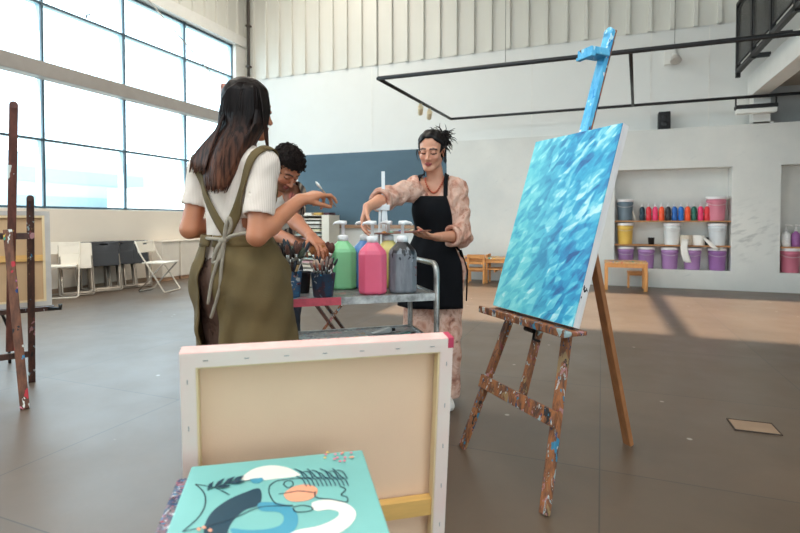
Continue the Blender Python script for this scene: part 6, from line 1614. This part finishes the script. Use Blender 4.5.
aLb = np.array([rootB[0] + 0.06, 3.0, 0.09]); aRb = np.array([rootB[0] - 0.12, 3.06, 0.09])
kLb, kRb = (hLb + aLb) / 2 + fB * 0.03, (hRb + aRb) / 2 + fB * 0.03
legB = leg_prims(hLb, kLb, aLb, fB, 0.084, 0.058, 0.04) + leg_prims(hRb, kRb, aRb, fB, 0.084, 0.058, 0.04)
hdLb = nrm(cp(321, 245, 2.47) - wrLb); hdRb = nrm(cp(313, 247, 2.57) - wrRb)
handLb = hand_prims(wrLb, hdLb, np.array([-0.2, 0.2, -1.0]), -1.0, ((0.3, 0.5, 0.3), (0.35, 0.55, 0.3), (0.4, 0.6, 0.3), (0.5, 0.6, 0.3)), 0.95)
handRb = hand_prims(wrRb, hdRb, np.array([0.2, 0.3, -1.0]), 1.0, ((0.3, 0.5, 0.3), (0.35, 0.55, 0.3), (0.4, 0.6, 0.3), (0.5, 0.6, 0.3)), 0.95)
armLb, armRb = arm_prims(shLb, elLb, wrLb, 0.046, 0.037, 0.026), arm_prims(shRb, elRb, wrRb, 0.048, 0.037, 0.026)
neckPb = [cap(neckB - [0, 0, 0.05], headB + RB @ np.array([0, -0.035, -0.055]), 0.056, 0.053, 0.02)]
bodyB = torB + legB + armLb + armRb + neckPb + head_prims(headB, RB, 0.96, 1.6, True) + handLb + handRb
pB = person('curly-haired man in open striped shirt bent over the brush pots', rootB, bodyB, skinB, 0.0042, lambda V: face_cols(V, headB, RB, 0.96, skinB, (160, 90, 80), (34, 24, 20), True))
M_tee = mat('cream_tee', (226, 218, 206), 0.85, var=0.06, scale=8)
garment('tee_shirt', torB, M_tee, pB, rootB, 0.006, 0.006, lambda G: np.maximum(plane(G, pelB - [0, 0, .04], (0, 0, -1)), np.minimum(0.07 - np.sqrt(((G - neckB) @ rB) ** 2 + ((G - neckB) @ fB) ** 2), (G - neckB)[..., 2] + 0.03)), None)
M_str, nt_, b_ = newmat('brown_striped_shirt')
wv = N(nt_, 'ShaderNodeTexWave', wave_type='BANDS', bands_direction='X'); wv.inputs['Scale'].default_value = 14; wv.inputs['Distortion'].default_value = 2.5; wv.inputs['Detail'].default_value = 2; L(nt_, coords(nt_, (1, 0.6, 0.25)), wv.inputs['Vector'])
L(nt_, ramp(nt_, wv.outputs['Fac'], [(0.25, lin((66, 56, 52))), (0.55, lin((104, 88, 78))), (0.85, lin((168, 150, 132)))]), b_.inputs['Base Color']); b_.inputs['Roughness'].default_value = 0.85
ovB = torB + [cap(shLb, shLb + (elLb - shLb) * 0.8, 0.058, 0.056, 0.03), cap(shRb, shRb + (elRb - shRb) * 0.8, 0.058, 0.056, 0.03)]
def cutB(G):
    o = plane(G, pelB - [0, 0, .06], (0, 0, -1))
    for s_, e_, t in ((shLb, elLb, 0.72), (shRb, elRb, 0.72)):
        p = s_ + (e_ - s_) * t; dd = nrm(e_ - s_); a = (G - p) @ dd; rad = np.linalg.norm((G - p) - a[..., None] * dd, axis=-1)
        o = np.maximum(o, np.where((rad < 0.095) & (a < 0.15), a, -1))
    q = G - neckB; s_ = q @ rB; fz = q @ fB
    o = np.maximum(o, np.minimum(fz - 0.0, 0.075 - np.abs(s_ + 0.005)))           # hangs open at the front
    o = np.maximum(o, np.minimum(0.075 - np.sqrt(s_ ** 2 + fz ** 2), q[..., 2] + 0.03)); return o
garment('striped_shirt', ovB, M_str, pB, rootB, 0.006, 0.017, cutB, lambda G: wave(G, FOLDS, 0.005))
M_jean = mat('dark_denim', (44, 50, 62), 0.85, var=0.15, scale=12)
trB = leg_prims(hLb, kLb, aLb, fB, 0.09, 0.068, 0.055)[:3] + leg_prims(hRb, kRb, aRb, fB, 0.09, 0.068, 0.055)[:3] + [torB[2]]
garment('trousers', trB, M_jean, pB, rootB, 0.007, 0.012, lambda G: np.maximum(plane(G, (0, 0, 0.05), (0, 0, -1)), plane(G, pelB + [0, 0, 0.07], (0, 0, 1))), lambda G: wave(G, FOLDS, 0.004))
garment('shoes', legB[3:5] + legB[8:10], M_black, pB, rootB, 0.006, 0.008, lambda G: np.maximum(plane(G, (0, 0, 0.10), (0, 0, 1)), plane(G, (0, 0, 0.004), (0, 0, -1))), None, 0.02)
M_hairB = mat('dark_brown_curls', (30, 21, 18), 0.65, var=0.4, scale=40, spec=0.15)
hB = hair_cap('hair', headB, RB, 0.96, pB, rootB, M_hairB, 0.015, lambda ax: 0.056 - 0.1 * ax, 0.010, 190, (), 1, -0.055, 0.030)
cu = MB(); rh = random.Random(12); PB = lambda q: headB + RB @ (np.asarray(q) * 0.96)
for k in range(420):
    z = rh.uniform(-0.55, 1.0); a = rh.uniform(0, 2 * PI); rr2 = math.sqrt(1 - z * z); nrm_ = np.array([rr2 * math.cos(a), rr2 * math.sin(a), z])
    base = np.array([0, -0.014, 0.037]) + nrm_ * np.array([0.086, 0.105, 0.094]) * rh.uniform(0.95, 1.08)
    if base[1] > 0.045 and base[2] < 0.062: continue
    if base[2] < -0.05: continue
    if abs(base[0]) > 0.06 and abs(base[1] + 0.005) < 0.035 and base[2] < 0.03: continue
    t1 = nrm(np.cross(nrm_, (0.3, 0.2, 1))); t2 = np.cross(nrm_, t1); ph = rh.uniform(0, 6.28); R_ = rh.uniform(0.006, 0.010)
    pts = [PB(base + (t1 * math.cos(ph + j * 0.95) + t2 * math.sin(ph + j * 0.95)) * R_ + nrm_ * (-0.006 + j * 0.0022)) for j in range(8)]
    cu.tube([tuple(p - rootB) for p in pts], [0.0028, 0.003, 0.003, 0.003, 0.003, 0.0028, 0.0022, 0.001], 5)
cu.build('curls', M_hairB, hB)
